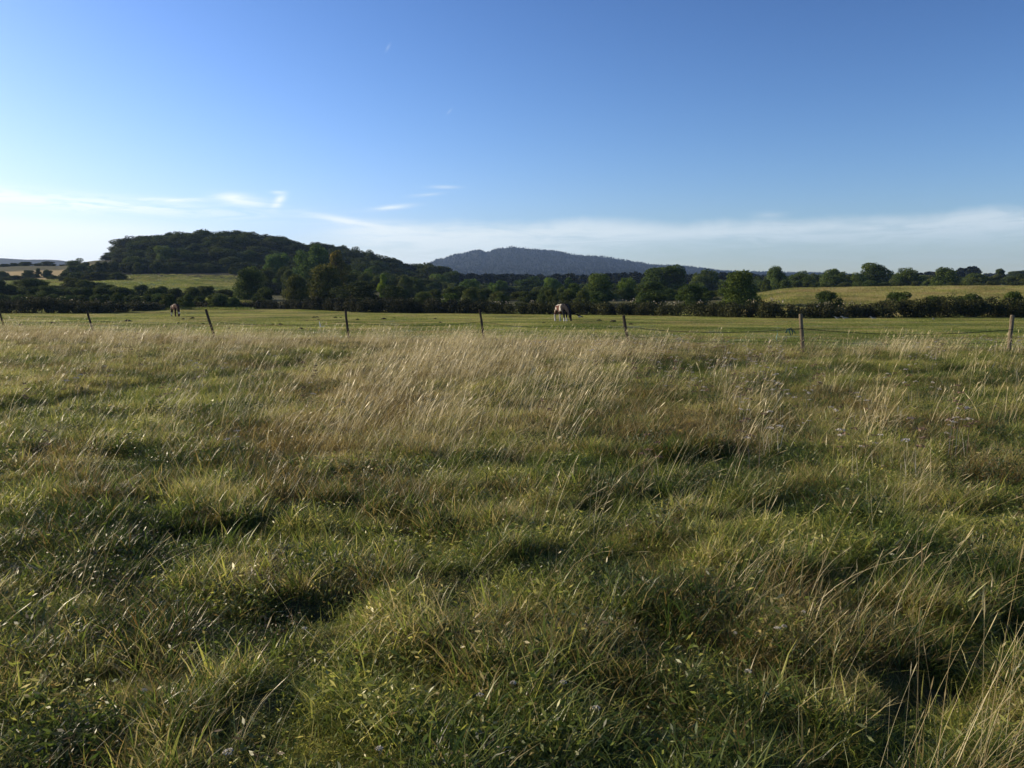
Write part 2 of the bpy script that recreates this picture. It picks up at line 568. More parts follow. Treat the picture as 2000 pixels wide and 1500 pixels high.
# ------------------------------------------------------------------ blades of grass
def blades(n, radius, lmin, lmax, width, t0, t1, wind=0.0, wdir=0.25, seg=3, spread=1.0, seed=0, base_z=0.0, head=0.0, headw=0.0, up=None):
    """arrays of a tuft of n blades. t0,t1: leaning angle from the vertical at root and tip (radians);
    wind: share of blades that lean along wdir (radians from +X)"""
    g = np.random.default_rng(seed)
    r = radius * np.sqrt(g.random(n))
    a = g.random(n) * 2 * np.pi
    bx, by = r * np.cos(a), r * np.sin(a)
    phi = g.random(n) * 2 * np.pi
    wmask = g.random(n) < wind
    phi = np.where(wmask, wdir + g.normal(0, 0.35, n), phi)
    L = lmin + (lmax - lmin) * g.random(n)
    th0 = t0 * (0.4 + 1.2 * g.random(n))
    th1 = th0 + t1 * (0.4 + 1.2 * g.random(n))
    tw = g.normal(0, 0.7, n)
    W = width * (0.6 + 0.8 * g.random(n))
    V = []
    pos = np.stack([bx, by, np.full(n, base_z)], -1)
    dirh = np.stack([np.cos(phi), np.sin(phi), np.zeros(n)], -1)
    side = np.stack([-np.sin(phi + tw), np.cos(phi + tw), np.zeros(n)], -1)
    levels = []
    for k in range(seg + 1):
        tt = k / seg
        ww = W * (1 - tt ** 1.8) if not head else W * (1 - 0.5 * tt)
        levels.append((pos.copy(), ww))
        th = th0 + (th1 - th0) * (k + .5) / seg
        pos = pos + (dirh * np.sin(th)[:, None] + np.array([0, 0, 1.0]) * np.cos(th)[:, None]) * (L / seg)[:, None]
    if head:
        lastdir = dirh * np.sin(th1)[:, None] + np.array([0, 0, 1.0]) * np.cos(th1)[:, None]
        p0 = levels[-1][0]
        hl = head * (0.6 + 0.8 * g.random(n))
        levels.append((p0 + lastdir * (hl * .35)[:, None], headw * (0.6 + .8 * g.random(n))))
        levels.append((p0 + lastdir * (hl * .7)[:, None], headw * (0.5 + .5 * g.random(n))))
        levels.append((p0 + lastdir * hl[:, None], np.zeros(n)))
    K = len(levels)
    vs = np.zeros((n, 2 * (K - 1) + 1, 3))
    for k, (pp, ww) in enumerate(levels[:-1]):
        vs[:, 2 * k] = pp - side * (ww / 2)[:, None]
        vs[:, 2 * k + 1] = pp + side * (ww / 2)[:, None]
    vs[:, -1] = levels[-1][0]
    nv = vs.shape[1]
    loops, tot = [], []
    for k in range(K - 2):
        loops += [2 * k, 2 * k + 1, 2 * k + 3, 2 * k + 2]
        tot.append(4)
    loops += [2 * (K - 2), 2 * (K - 2) + 1, nv - 1]
    tot.append(3)
    lo = (np.array(loops)[None] + (np.arange(n) * nv)[:, None]).ravel()
    to = np.tile(tot, n)
    rnd = np.repeat(g.random(n), nv)
    rn2 = np.repeat(g.random(n), nv)
    return vs.reshape(-1, 3), lo, to, rnd, rn2


def leaves(n, radius, zmin, zmax, size, seed=0, elong=1.6, tilt=0.7):
    """small broad leaves as pointed quads"""
    g = np.random.default_rng(seed)
    r = radius * np.sqrt(g.random(n))
    a = g.random(n) * 2 * np.pi
    c = np.stack([r * np.cos(a), r * np.sin(a), zmin + (zmax - zmin) * g.random(n)], -1)
    nm = np.stack([g.normal(0, tilt, n), g.normal(0, tilt, n), np.ones(n)], -1)
    nm /= np.linalg.norm(nm, axis=1)[:, None]
    u = np.cross(nm, g.normal(0, 1, (n, 3)))
    u /= np.linalg.norm(u, axis=1)[:, None]
    v = np.cross(nm, u)
    s = size * (0.5 + g.random(n))[:, None]
    vs = np.stack([c - u * s * elong / 2, c + v * s / 2, c + u * s * elong / 2, c - v * s / 2], 1).reshape(-1, 3)
    lo, st, to = quads(n)
    return vs, lo, to, np.repeat(g.random(n), 4), np.repeat(g.random(n), 4)


def join(*pieces):
    V, Lp, T, A, B = [], [], [], [], []
    off = 0
    for v, lo, to, a, b in pieces:
        V.append(v)
        Lp.append(np.asarray(lo) + off)
        T.append(to)
        A.append(a)
        B.append(b)
        off += len(v)
    return np.concatenate(V), np.concatenate(Lp), np.concatenate(T), np.concatenate(A), np.concatenate(B)


def tuft_mesh(name, data, m):
    v, lo, to, a, b = data
    st = np.concatenate([[0], np.cumsum(to)[:-1]])
    return mk_mesh(name, v, lo, st, to, m, [('rnd', 'FLOAT', 'POINT', a), ('rnd2', 'FLOAT', 'POINT', b)])


def veg_mat(name, green, dry, trans=0.35, rough=0.42, spec=0.35):
    """blade colour: green ramp or dry ramp, chosen blade by blade by the plant's own dryness"""
    m, t, out = mat(name)
    r1 = t.node('ShaderNodeAttribute', attribute_name='rnd').outputs['Fac']
    r2 = t.node('ShaderNodeAttribute', attribute_name='rnd2').outputs['Fac']
    ti = t.node('ShaderNodeAttribute', attribute_type='INSTANCER', attribute_name='tint').outputs['Fac']
    hu = t.node('ShaderNodeAttribute', attribute_type='INSTANCER', attribute_name='hue').outputs['Fac']
    rr = t.m('ADD', t.m('MULTIPLY', r1, 0.5), t.m('MULTIPLY', hu, 0.5))
    g_ = t.ramp(rr, green)
    d_ = t.ramp(rr, dry)
    fac = t.smooth(t.m('SUBTRACT', ti, r2), -0.03, 0.03)
    c = t.mix(fac, g_, d_)
    leafy(t, out, c, trans, rough, spec)
    return m


GREENS = [(0.0, (0.018, 0.034, 0.009)), (0.34, (0.064, 0.105, 0.019)), (0.58, (0.190, 0.245, 0.042)), (0.78, (0.42, 0.42, 0.085)), (1.0, (0.70, 0.62, 0.21))]
DRYS = [(0.0, (0.15, 0.088, 0.024)), (0.3, (0.27, 0.20, 0.062)), (0.6, (0.43, 0.35, 0.13)), (1.0, (0.66, 0.57, 0.26))]
m_grass = veg_mat('grass_blades', GREENS, DRYS, 0.52, 0.38, 0.36)
m_straw = veg_mat('dry_stalks', [(0, (.14, .13, .05)), (1, (.30, .26, .12))], [(0.0, (0.24, 0.175, 0.07)), (0.4, (0.50, 0.41, 0.19)), (1.0, (0.80, 0.71, 0.41))], 0.3, 0.45, 0.35)
m_weed = veg_mat('weed_leaves', [(0, (.030, .055, .016)), (.5, (.055, .085, .024)), (1, (.12, .14, .04))], [(0, (.08, .06, .03)), (1, (.20, .15, .07))], 0.3, 0.5, 0.3)

WD = 0.12   # wind blows to the right and slightly away


def proto_coll(name, meshes):
    c = bpy.data.collections.new(name)
    for i, me in enumerate(meshes):
        o = bpy.data.objects.new('%s_%02d' % (name, i), me)
        c.objects.link(o)
    return c


def scatter(name, meshes, x, y, z, rotz, scale, idx, tint, hue, tiltx=None, tilty=None, label=None, cat=None, kind='stuff'):
    n = len(x)
    pts = np.stack([x, y, z], -1)
    rot = np.stack([tiltx if tiltx is not None else np.zeros(n), tilty if tilty is not None else np.zeros(n), rotz], -1)
    me = mk_mesh(name, pts, [], [], [], None, [('rot', 'FLOAT_VECTOR', 'POINT', rot), ('scl', 'FLOAT', 'POINT', scale), ('idx', 'INT', 'POINT', idx),
                                               ('tint', 'FLOAT', 'POINT', tint), ('hue', 'FLOAT', 'POINT', hue)])
    o = obj(name, me)
    ng = bpy.data.node_groups.new(name, 'GeometryNodeTree')
    ng.interface.new_socket('Geometry', in_out='INPUT', socket_type='NodeSocketGeometry')
    ng.interface.new_socket('Geometry', in_out='OUTPUT', socket_type='NodeSocketGeometry')
    N, Lk = ng.nodes, ng.links
    gi, go = N.new('NodeGroupInput'), N.new('NodeGroupOutput')
    ip = N.new('GeometryNodeInstanceOnPoints')
    ci = N.new('GeometryNodeCollectionInfo')
    ci.inputs['Collection'].default_value = proto_coll(name + '_kinds', meshes)
    ci.inputs['Separate Children'].default_value = True
    ci.inputs['Reset Children'].default_value = True

    def na(nm, typ):
        a = N.new('GeometryNodeInputNamedAttribute')
        a.data_type = typ
        a.inputs['Name'].default_value = nm
        return a.outputs['Attribute']
    Lk.new(gi.outputs[0], ip.inputs['Points'])
    Lk.new(ci.outputs[0], ip.inputs['Instance'])
    ip.inputs['Pick Instance'].default_value = True
    Lk.new(na('idx', 'INT'), ip.inputs['Instance Index'])
    e2r = N.new('FunctionNodeEulerToRotation')
    Lk.new(na('rot', 'FLOAT_VECTOR'), e2r.inputs[0])
    Lk.new(e2r.outputs[0], ip.inputs['Rotation'])
    Lk.new(na('scl', 'FLOAT'), ip.inputs['Scale'])
    Lk.new(ip.outputs[0], go.inputs[0])
    md = o.modifiers.new('scatter', 'NODES')
    md.node_group = ng
    tag(o, label, cat, kind=kind)
    return o


# near, detailed; far, fewer and broader blades
K_near = []
for s in range(5):      # upright-ish lush tufts
    K_near.append(tuft_mesh('tuft_lush', join(blades(52, .07, .05, .17, .0038, .25, 1.0, .12, WD, 3, seed=100 + s),
                                               blades(8, .06, .06, .15, .0065, .3, .9, .1, WD, 3, seed=120 + s),
                                               blades(55, .09, .03, .08, .0032, .5, 1.1, .1, WD, 2, seed=130 + s)), m_grass))
for s in range(4):      # matted, lying grass
    K_near.append(tuft_mesh('tuft_mat', join(blades(70, .10, .06, .17, .0024, .8, 1.2, .25, WD, 3, seed=200 + s),
                                              blades(55, .09, .05, .13, .0028, .4, 1.6, .1, WD, 3, seed=230 + s),
                                              leaves(22, .09, .01, .08, .0055, 240 + s, 3.6, 1.2)), m_grass))
for s in range(3):      # short dense undergrowth with little leaves
    K_near.append(tuft_mesh('tuft_low', join(blades(110, .10, .03, .10, .0028, .5, 1.4, .05, WD, 3, seed=300 + s),
                                              leaves(70, .10, .01, .08, .0055, 310 + s, 3.2, 1.2)), m_grass))
K_far = []
for s in range(4):
    K_far.append(tuft_mesh('tuft_far', blades(120, .17, .07, .22, .0052, .35, 1.0, .35, WD, 2, seed=400 + s), m_grass))
for s in range(3):
    K_far.append(tuft_mesh('tuft_far_mat', join(blades(110, .18, .06, .18, .0052, .7, 1.0, .35, WD, 2, seed=430 + s), leaves(35, .17, .02, .10, .012, 440 + s, 2.6)), m_grass))


# --- photo-space maps of what grows where
def gmap(px, py, blobs):
    s = np.zeros(np.shape(px))
    for cx, cy, rx, ry, a in blobs:
        s = np.maximum(s, a * np.exp(-((px - cx) / rx) ** 2 - ((py - cy) / ry) ** 2))
    return s


DRY = [(200, 662, 500, 24, .85), (700, 662, 500, 26, .85), (1150, 672, 320, 24, .75), (1800, 678, 180, 16, .75), (900, 720, 260, 55, .9), (740, 800, 240, 90, .85),
       (560, 870, 230, 50, .5), (960, 820, 200, 80, .5), (680, 930, 200, 50, .55), (90, 900, 160, 60, .45), (1600, 700, 300, 22, .3),
       (1350, 820, 250, 70, .35), (1560, 1240, 160, 90, .5), (1900, 1400, 180, 160, .5), (100, 1400, 180, 90, .3), (1000, 1000, 150, 50, .4),
       (1750, 800, 300, 50, .35), (250, 740, 260, 30, .35), (1900, 930, 150, 60, .3), (870, 1280, 160, 60, .3)]
BROWN = [(1400, 860, 260, 70, .5), (250, 880, 300, 60, .5), (560, 900, 260, 70, .8), (700, 880, 160, 70, .7), (1850, 860, 120, 40, .6), (60, 950, 120, 60, .6), (1750, 1250, 120, 60, .5), (1500, 960, 160, 60, .4), (150, 660, 300, 20, .5), (1250, 740, 160, 40, .4)]
STALK = [(830, 760, 130, 110, 1.0), (700, 850, 160, 90, .7), (1000, 690, 300, 40, .9), (600, 672, 650, 24, .7), (1060, 790, 140, 90, .8), (1150, 655, 200, 18, .9),
         (1850, 670, 140, 18, .9), (1780, 690, 100, 20, .8), (1530, 880, 160, 80, .5), (1400, 930, 160, 80, .4), (1600, 1230, 130, 110, .8), (1750, 1080, 160, 90, .45), (1300, 1150, 260, 120, .3),
         (960, 900, 150, 90, .5), (520, 900, 160, 70, .3), (1880, 1420, 120, 120, .6), (1250, 870, 160, 60, .4), (1350, 1000, 120, 50, .4)]


def meadow_points(d0, d1, dens, seed):
    """random points of the rough meadow between two distances, inside a wedge a little wider than the picture"""
    g = np.random.default_rng(seed)
    half = 0.78
    n = int(dens * half * (d1 * d1 - d0 * d0))
    r = np.sqrt(g.random(n) * (d1 * d1 - d0 * d0) + d0 * d0)
    x = (g.random(n) * 2 - 1) * half * r
    y = r
    x = x + g.normal(0, .05, n)
    keep = y < fence_y(x) + 0.6 + 1.2 * (fbm(x / 2, y / 2, 77) - .5) * 2
    return x[keep], y[keep], g


def grow(name, meshes, d0, d1, dens, smin, smax, seed, label):
    x, y, g = meadow_points(d0, d1, dens, seed)
    z = height(x, y)
    px, py = project(x, y, z)
    tr_ = trough(x, y)[0]
    patch = fbm(x / 0.42, y / 0.42, 61, 3) * .7 + fbm(x / 1.6, y / 1.6, 67, 2) * .3
    big = fbm(x / 4, y / 4, 62, 3)
    dry = gmap(px, py, DRY)
    tint = np.clip(dry * 0.95 + (patch - .5) * 1.9 + 0.17 + (big - .5) * .5 + g.normal(0, .08, len(x)) - tr_ * .5, 0.02, .97)
    tint = np.where(y < 6, tint * 0.85, tint)
    br = gmap(px, py, BROWN)
    hue = np.clip(0.5 + (fbm(x / .8, y / .8, 63, 4) - .5) * 2.2 + (fbm(x / .3, y / .3, 68, 2) - .5) * 1.0 + g.normal(0, .22, len(x)) - br * .45, 0, 1)
    sc = smin + (smax - smin) * np.clip(.5 + (fbm(x / 0.45, y / 0.45, 64, 3) - .5) * .9 + g.normal(0, .25, len(x)), 0, 1)
    sc = sc * (1 - 0.15 * tr_)
    if len(meshes) > 8:
        pk = patch + g.normal(0, .10, len(x))
        kind = np.where(pk > .53, g.integers(0, 5, len(x)), np.where(pk > .44, g.integers(5, 9, len(x)), g.integers(4, 12, len(x))))
    else:
        kind = g.integers(0, len(meshes), len(x))
    # the tuft meshes lean with the wind, so they turn only a little about the vertical
    rot = g.normal(0, 1.3, len(x)) + (fbm(x / 1.2, y / 1.2, 65) - .5) * 6.0
    # open dark gaps between the tussocks
    gap = fbm(x / .16, y / .16, 66, 2)
    sc = sc * np.where(y < 9, .62 + .70 * sstep(gap, .36, .62), 1)
    scatter(name, meshes, x, y, z - .015, rot, sc, kind, tint, hue, g.normal(0, .12, len(x)), g.normal(0, .12, len(x)), label, 'grass')


grow('meadow_grass', K_near, 1.3, 9.0, 320, .55, 1.55, 1, 'dense green and straw coloured tufts of rough grass in the foreground')
grow('meadow_grass', K_far, 8.8, 60, 52, .7, 1.5, 2, 'rough grass of the meadow from mid distance up to the fence line')

# thin dry flowering stalks bent by the wind
K_stalk = [tuft_mesh('stalks', blades(11, .12, .28, .60, .0019, .30, .55, .85, WD, 5, seed=500 + s, head=.06, headw=.005), m_straw) for s in range(6)]
K_stalk_far = [tuft_mesh('stalks_far', blades(14, .25, .28, .66, .0050, .24, .5, .8, WD, 3, seed=520 + s, head=.09, headw=.012), m_straw) for s in range(5)]


def grow_stalks(name, meshes, d0, d1, dens, base, seed, label):
    x, y, g = meadow_points(d0, d1, dens, seed)
    z = height(x, y)
    px, py = project(x, y, z)
    k = gmap(px, py, STALK) + base
    k = k * np.clip(fbm(x / 0.8, y / 0.8, 71, 3) * 2.6 - .7, 0, 1.4) * (1 - .8 * trough(x, y)[0])
    m_ = g.random(len(x)) < k
    x, y, z = x[m_], y[m_], z[m_]
    n = len(x)
    scatter(name, meshes, x, y, z, g.normal(0, .3, n), .65 + .55 * g.random(n), g.integers(0, len(meshes), n), np.clip(.85 + g.normal(0, .2, n), 0, 1),
            np.clip(.55 + (fbm(x, y, 72) - .5) * 1.5, 0, 1), g.normal(0, .08, n), g.normal(0.05, .12, n), label, 'grass')


grow_stalks('dry_grass_stalks', K_stalk, 2.7, 9, 16, .14, 11, 'thin pale grass stalks bent to the right by the wind in the foreground')
grow_stalks('dry_grass_stalks', K_stalk_far, 9, 60, 12, .09, 12, 'pale seeding grass standing tall in mid meadow and along the fence')

# broad-leaved weeds
K_weed = [tuft_mesh('weed', join(leaves(150, .14, .02, .15, .0085, 600 + s, 2.8, 1.0), blades(10, .1, .1, .25, .004, .2, .4, .2, WD, 2, seed=620 + s)), m_weed) for s in range(4)]
x, y, g = meadow_points(2.2, 40, 8, 21)
k = np.clip(fbm(x / 1.1, y / 1.1, 81, 3) * 3 - 1.35, 0, 1)
px, py = project(x, y, height(x, y))
k = k + .5 * gmap(px, py, [(1400, 760, 180, 60, 1), (1450, 900, 250, 70, .7), (1900, 880, 160, 60, .8), (1350, 990, 200, 50, .8), (400, 950, 200, 60, .4)])
m_ = g.random(len(x)) < k
x, y = x[m_], y[m_]
n = len(x)
scatter('meadow_weeds', K_weed, x, y, height(x, y), g.random(n) * 6.28, .6 + .8 * g.random(n), g.integers(0, 4, n), np.clip(g.normal(.25, .25, n), 0, 1), g.random(n),
        label='low broad leaved weeds growing among the meadow grass', cat='weeds')

# ------------------------------------------------------------------ short grass of the grazed pasture
K_short = [tuft_mesh('turf', join(blades(420, .75, .03, .085, .012, .4, .8, .3, WD, 2, seed=700 + s)), m_grass) for s in range(4)]
g = np.random.default_rng(31)
n = 17000
r = np.sqrt(g.random(n) * (118 ** 2 - 24 ** 2) + 24 ** 2)
x = (g.random(n) * 2 - 1) * .75 * r
y = r
k = (y > fence_y(x) - .3)
x, y = x[k], y[k]
n = len(x)
dryp = fbm(x / 4, y / 2.2, 91, 4)
scatter('pasture_grass', K_short, x, y, height(x, y) - .01, g.random(n) * 6.28, .8 + .5 * g.random(n), g.integers(0, 4, n),
        np.clip((dryp - .5) * 2.6 + .14, .02, .8), np.clip(.62 + (fbm(x / 5, y / 3, 92) - .5) * 1.2, 0, 1), label='short cropped green grass of the grazed pasture', cat='grass')
# taller tussocks on the far bank to the right and the slopes behind the hedge
K_bank = [tuft_mesh('bank_tuft', blades(160, 1.0, .15, .45, .03, .3, .8, .5, WD, 2, seed=730 + s), m_grass) for s in range(3)]
n = 9000
y = 86 + g.random(n) * 100
px = 1440 + g.random(n) * 900
x = (px - 1000) / F * y
dd = np.hypot(x, y)
k = (dd > 92) & (g.random(n) < .9)
x, y, px = x[k], y[k], px[k]
n = len(x)
scatter('bank_grass', K_bank, x, y, terrain(x, y), g.random(n) * 6.28, .7 + .6 * g.random(n), g.integers(0, 3, n),
        np.clip(.62 + (fbm(x / 7, y / 5, 95) - .5) * 1.8, .1, .95), np.clip(.72 + (fbm(x / 5, y / 5, 96) - .5) * 1, 0, 1), label='dry yellow grass on the bank behind the right hand hedge', cat='grass')
n = 9000
y = 116 + g.random(n) * 175
px = -150 + g.random(n) * 640
x = (px - 1000) / F * y
scatter('slope_grass', K_bank, x, y, terrain(x, y), g.random(n) * 6.28, .6 + .6 * g.random(n), g.integers(0, 3, n),
        np.clip(.12 + (fbm(x / 9, y / 9, 97) - .5) * 1.0, .02, .8), np.clip(.50 + (fbm(x / 5, y / 5, 98) - .5) * 1, 0, 1), label='green grass on the slope below the wooded hill', cat='grass')


# ------------------------------------------------------------------ trees
def foliage_mat(name, dark, mid, light, trans=0.18):
    m, t, out = mat(name)
    r1 = t.node('ShaderNodeAttribute', attribute_name='rnd').outputs['Fac']
    oi = t.node('ShaderNodeObjectInfo')
    c = t.ramp(r1, [(0, dark), (.5, mid), (1, light)])
    c = t.mix(1.0, c, oi.outputs['Color'], 'MULTIPLY')
    leafy(t, out, c, trans, 0.8, 0.08)
    return m


m_leaf = foliage_mat('tree_leaves', (.030, .048, .016), (.066, .098, .026), (.145, .172, .046), .28)
m_hedge = foliage_mat('hedge_leaves', (.028, .035, .016), (.056, .064, .026), (.13, .12, .05))
m_bark = plain('bark', (.055, .045, .034), .9, scale=6, bump=.5)
m_seed = foliage_mat('seed_heads', (.22, .19, .12), (.34, .29, .18), (.48, .44, .34), .3)


def leaf_quads(c, nrm, size, g, elong=1.3):
    n = len(c)
    nm = nrm / np.maximum(np.linalg.norm(nrm, axis=1), 1e-6)[:, None]
    u = np.cross(nm, g.normal(0, 1, (n, 3)))
    u /= np.maximum(np.linalg.norm(u, axis=1), 1e-6)[:, None]
    v = np.cross(nm, u)
    s = (size * (0.55 + .9 * g.random(n)))[:, None]
    return np.stack([c - u * s * elong / 2, c + v * s / 2, c + u * s * elong / 2, c - v * s / 2], 1).reshape(-1, 3)


def crown_mesh(name, H, W, base, nclump, nleaf, leaf, seed, m, shape='round', skirt=False):
    """crown of many leaf-sized faces gathered in clumps; H total height, W width, base height of lowest leaves"""
    g = np.random.default_rng(seed)
    cz = (H + base) / 2
    hz = (H - base) / 2
    cs = []
    while len(cs) < nclump:
        p_ = g.normal(0, 1, 3)
        p_ /= np.linalg.norm(p_)
        rr = g.random() ** .45
        k = .82
        if shape == 'round':
            q_ = np.array([p_[0] * W / 2 * k * rr, p_[1] * W / 2 * k * rr, cz + p_[2] * hz * k * rr])
        elif shape == 'tall':
            zz = g.random()
            wz = (math.sin(math.pi * min(1, .12 + zz * .88)) ** .6) * (1 - .45 * zz)
            q_ = np.array([p_[0] * W / 2 * wz * rr, p_[1] * W / 2 * wz * rr, base + zz * (H - base) * .9])
        elif shape == 'dome':
            zz = g.random()
            wz = math.sqrt(max(0, 1 - (zz * .95) ** 2.4))
            q_ = np.array([p_[0] * W / 2 * k * wz * rr, p_[1] * W / 2 * k * wz * rr, base + zz * (H - base) * .85])
        else:   # cone
            zz = g.random() ** 1.2
            wz = (1 - zz)
            q_ = np.array([p_[0] * W / 2 * wz * rr, p_[1] * W / 2 * wz * rr, base + zz * (H - base) * .95])
        cs.append(q_)
    cs = np.array(cs)
    cr = (.085 + .11 * g.random(nclump)) * min(W, H * 1.1)
    bright = g.random(nclump)
    which = g.choice(nclump, nleaf, p=cr ** 2 / (cr ** 2).sum())
    d = g.normal(0, 1, (nleaf, 3))
    d /= np.linalg.norm(d, axis=1)[:, None]
    rr = (.45 + .6 * g.random(nleaf) ** .6)
    pos = cs[which] + d * (cr[which] * rr)[:, None] * np.array([1.1, 1.1, .8])
    pos[:, 2] = np.maximum(pos[:, 2], base * .8 + .02)
    nm = d + g.normal(0, .8, (nleaf, 3)) + np.array([0, 0, .3])
    V = leaf_quads(pos, nm, leaf, g)
    rnd = np.repeat(np.clip(bright[which] * .55 + g.random(nleaf) * .55, 0, 1), 4)
    lo, st, to = quads(nleaf)
    return mk_mesh(name, V, lo, st, to, m, [('rnd', 'FLOAT', 'POINT', rnd)])


def tube(pts, rads, sides=7):
    """tapered tube through points"""
    pts = [Vector(p_) for p_ in pts]
    V, Q = [], []
    for i, p_ in enumerate(pts):
        d = (pts[min(i + 1, len(pts) - 1)] - pts[max(i - 1, 0)]).normalized()
        a = d.orthogonal().normalized() if abs(d.z) < .99 else Vector((1, 0, 0))
        b = d.cross(a).normalized()
        for k in range(sides):
            an = 2 * math.pi * k / sides
            V.append(p_ + (a * math.cos(an) + b * math.sin(an)) * rads[i])
    for i in range(len(pts) - 1):
        for k in range(sides):
            k2 = (k + 1) % sides
            Q.append([i * sides + k, i * sides + k2, (i + 1) * sides + k2, (i + 1) * sides + k])
    Q.append(list(range(sides))[::-1])
    Q.append([(len(pts) - 1) * sides + k for k in range(sides)])
    return V, Q


def poly_mesh(name, tubes, m, smooth=True):
    V, Fc = [], []
    for v, q_ in tubes:
        o_ = len(V)
        V += [tuple(a) for a in v]
        Fc += [[i + o_ for i in f] for f in q_]
    me = bpy.data.meshes.new(name)
    me.from_pydata(V, [], Fc)
    me.update()
    if smooth:
        me.polygons.foreach_set('use_smooth', np.ones(len(Fc), bool))
    if m:
        me.materials.append(m)
    return me


def trunk_mesh(name, H, W, seed):
    g = random.Random(seed)
    tb = []
    r0 = .028 * H
    top = Vector((g.uniform(-.04, .04) * W, g.uniform(-.04, .04) * W, H * .72))
    mid = Vector((g.uniform(-.03, .03) * W, g.uniform(-.03, .03) * W, H * .3))
    tb.append(tube([(0, 0, -.4), (0, 0, .15), mid, top], [r0 * 1.3, r0, r0 * .75, r0 * .25]))
    for k in range(6):
        a = g.uniform(0, 6.28)
        z0 = H * g.uniform(.22, .5)
        s = mid.lerp(top, max(0, (z0 / H - .3) / .42))
        e = Vector((math.cos(a) * W * .33, math.sin(a) * W * .33, z0 + H * g.uniform(.15, .3)))
        tb.append(tube([s, s.lerp(e, .5) + Vector((0, 0, H * .03)), e], [r0 * .45, r0 * .3, r0 * .1], 5))
    return poly_mesh(name, tb, m_bark)


# unit prototypes: ten metres high, ten wide; placed with their own scale
PROTO = {}


def proto(kind, i, **kw):
    PROTO.setdefault(kind, []).append((crown_mesh(kind + '_crown', kw['H'], kw['W'], kw['base'], kw['nc'], kw['nl'], kw['leaf'], 900 + i * 13 + len(kind), m_leaf, kw['shape']),
                                      trunk_mesh(kind + '_trunk', kw['H'], kw['W'], i)))


for i in range(5):
    proto('round', i, H=10, W=10, base=1.2, nc=46, nl=12000, leaf=.29, shape='round')
for i in range(4):
    proto('dome', i, H=10, W=12, base=0.1, nc=60, nl=14000, leaf=.30, shape='dome')
for i in range(3):
    proto('tall', i, H=10, W=6.5, base=.5, nc=40, nl=7500, leaf=.28, shape='tall')
for i in range(3):
    proto('bush', i, H=10, W=14, base=0.0, nc=50, nl=12000, leaf=.38, shape='dome')

TREE_N = {}


def tree(kind, px, ytop, D, wpx, tint=(1, 1, 1), label=None, cat='tree', group=None, name='broadleaf_tree', parts=True, seed=None):
    x = (px - 1000) / F * D
    zg = float(terrain(x, D)) - .1
    ztop = CAM_H + (HOR - ytop) / F * D
    h = max(ztop - zg, .6)
    wd = wpx / F * D
    i = TREE_N.get(kind, 0)
    TREE_N[kind] = i + 1
    cr, tk = PROTO[kind][i % len(PROTO[kind])]
    base_w = {'round': 10, 'dome': 12, 'tall': 6.5, 'bush': 14}[kind]
    sx, sz = wd / base_w * 1.0, h / 10
    rz = (i * 2.399) % 6.283
    if parts:
        e = bpy.data.objects.new(name, None)
        C.objects.link(e)
        e.location = (x, D, zg)
        e.rotation_euler = (0, 0, rz)
        e.scale = (sx, sx, sz)
        c = obj('crown', cr, e)
        c.color = tuple(tint) + (1,)
        obj('trunk', tk, e)
    else:
        e = obj(name, cr, None, (x, D, zg))
        e.rotation_euler = (0, 0, rz)
        e.scale = (sx, sx, sz)
        e.color = tuple(tint) + (1,)
    tag(e, label, cat, group)
    return e


# --- the wooded hill on the left: single crowns, front rows low, back rows on the crest
def wood_sky(px):
    return np.interp(px, [200, 212, 234, 260, 286, 320, 370, 398, 412, 440, 470, 520, 560, 600, 640, 672, 700, 740, 780, 792, 815, 850, 880, 930],
                     [520, 498, 482, 466, 459, 457, 450, 454, 449, 448, 451, 456, 463, 474, 473, 480, 487, 496, 513, 520, 513, 517, 530, 542])


rw = random.Random(5)
WOODLAB = 'dark broadleaf tree packed among others in the wood on the left hill'
WOODGRP = 'trees of the wood on the left hill'
# skyline rows
nW = 0
for D, dy, step in ((425, 0, 17), (402, 7, 24), (380, 17, 26), (355, 29, 27), (330, 43, 25), (312, 55, 24)):
    px = 218 + rw.uniform(0, 6)
    while px < 870:
        yt = float(wood_sky(px)) + dy * (1 if px < 700 else .55) + (rw.uniform(-2, 4) if dy == 0 else rw.uniform(-9, 9))
        D += rw.uniform(-7, 7)
        wpx = min(rw.uniform(38, 76), 2 * max(px - 204, 13))
        if dy > 0 and px < 226 + dy * .4:
            px += step
            continue
        x = (px - 1000) / F * D
        if CAM_H + (HOR - yt) / F * D - float(terrain(x, D)) > 2.5:
            b = rw.uniform(.5, .85)
            tree('round' if rw.random() < .6 else 'dome', px, yt, D, wpx, (b * rw.uniform(.9, 1.1), b, b * rw.uniform(.8, 1.1)), WOODLAB, 'tree', WOODGRP, 'woodland_tree', parts=False)
            nW += 1
        px += step * rw.uniform(.75, 1.25)

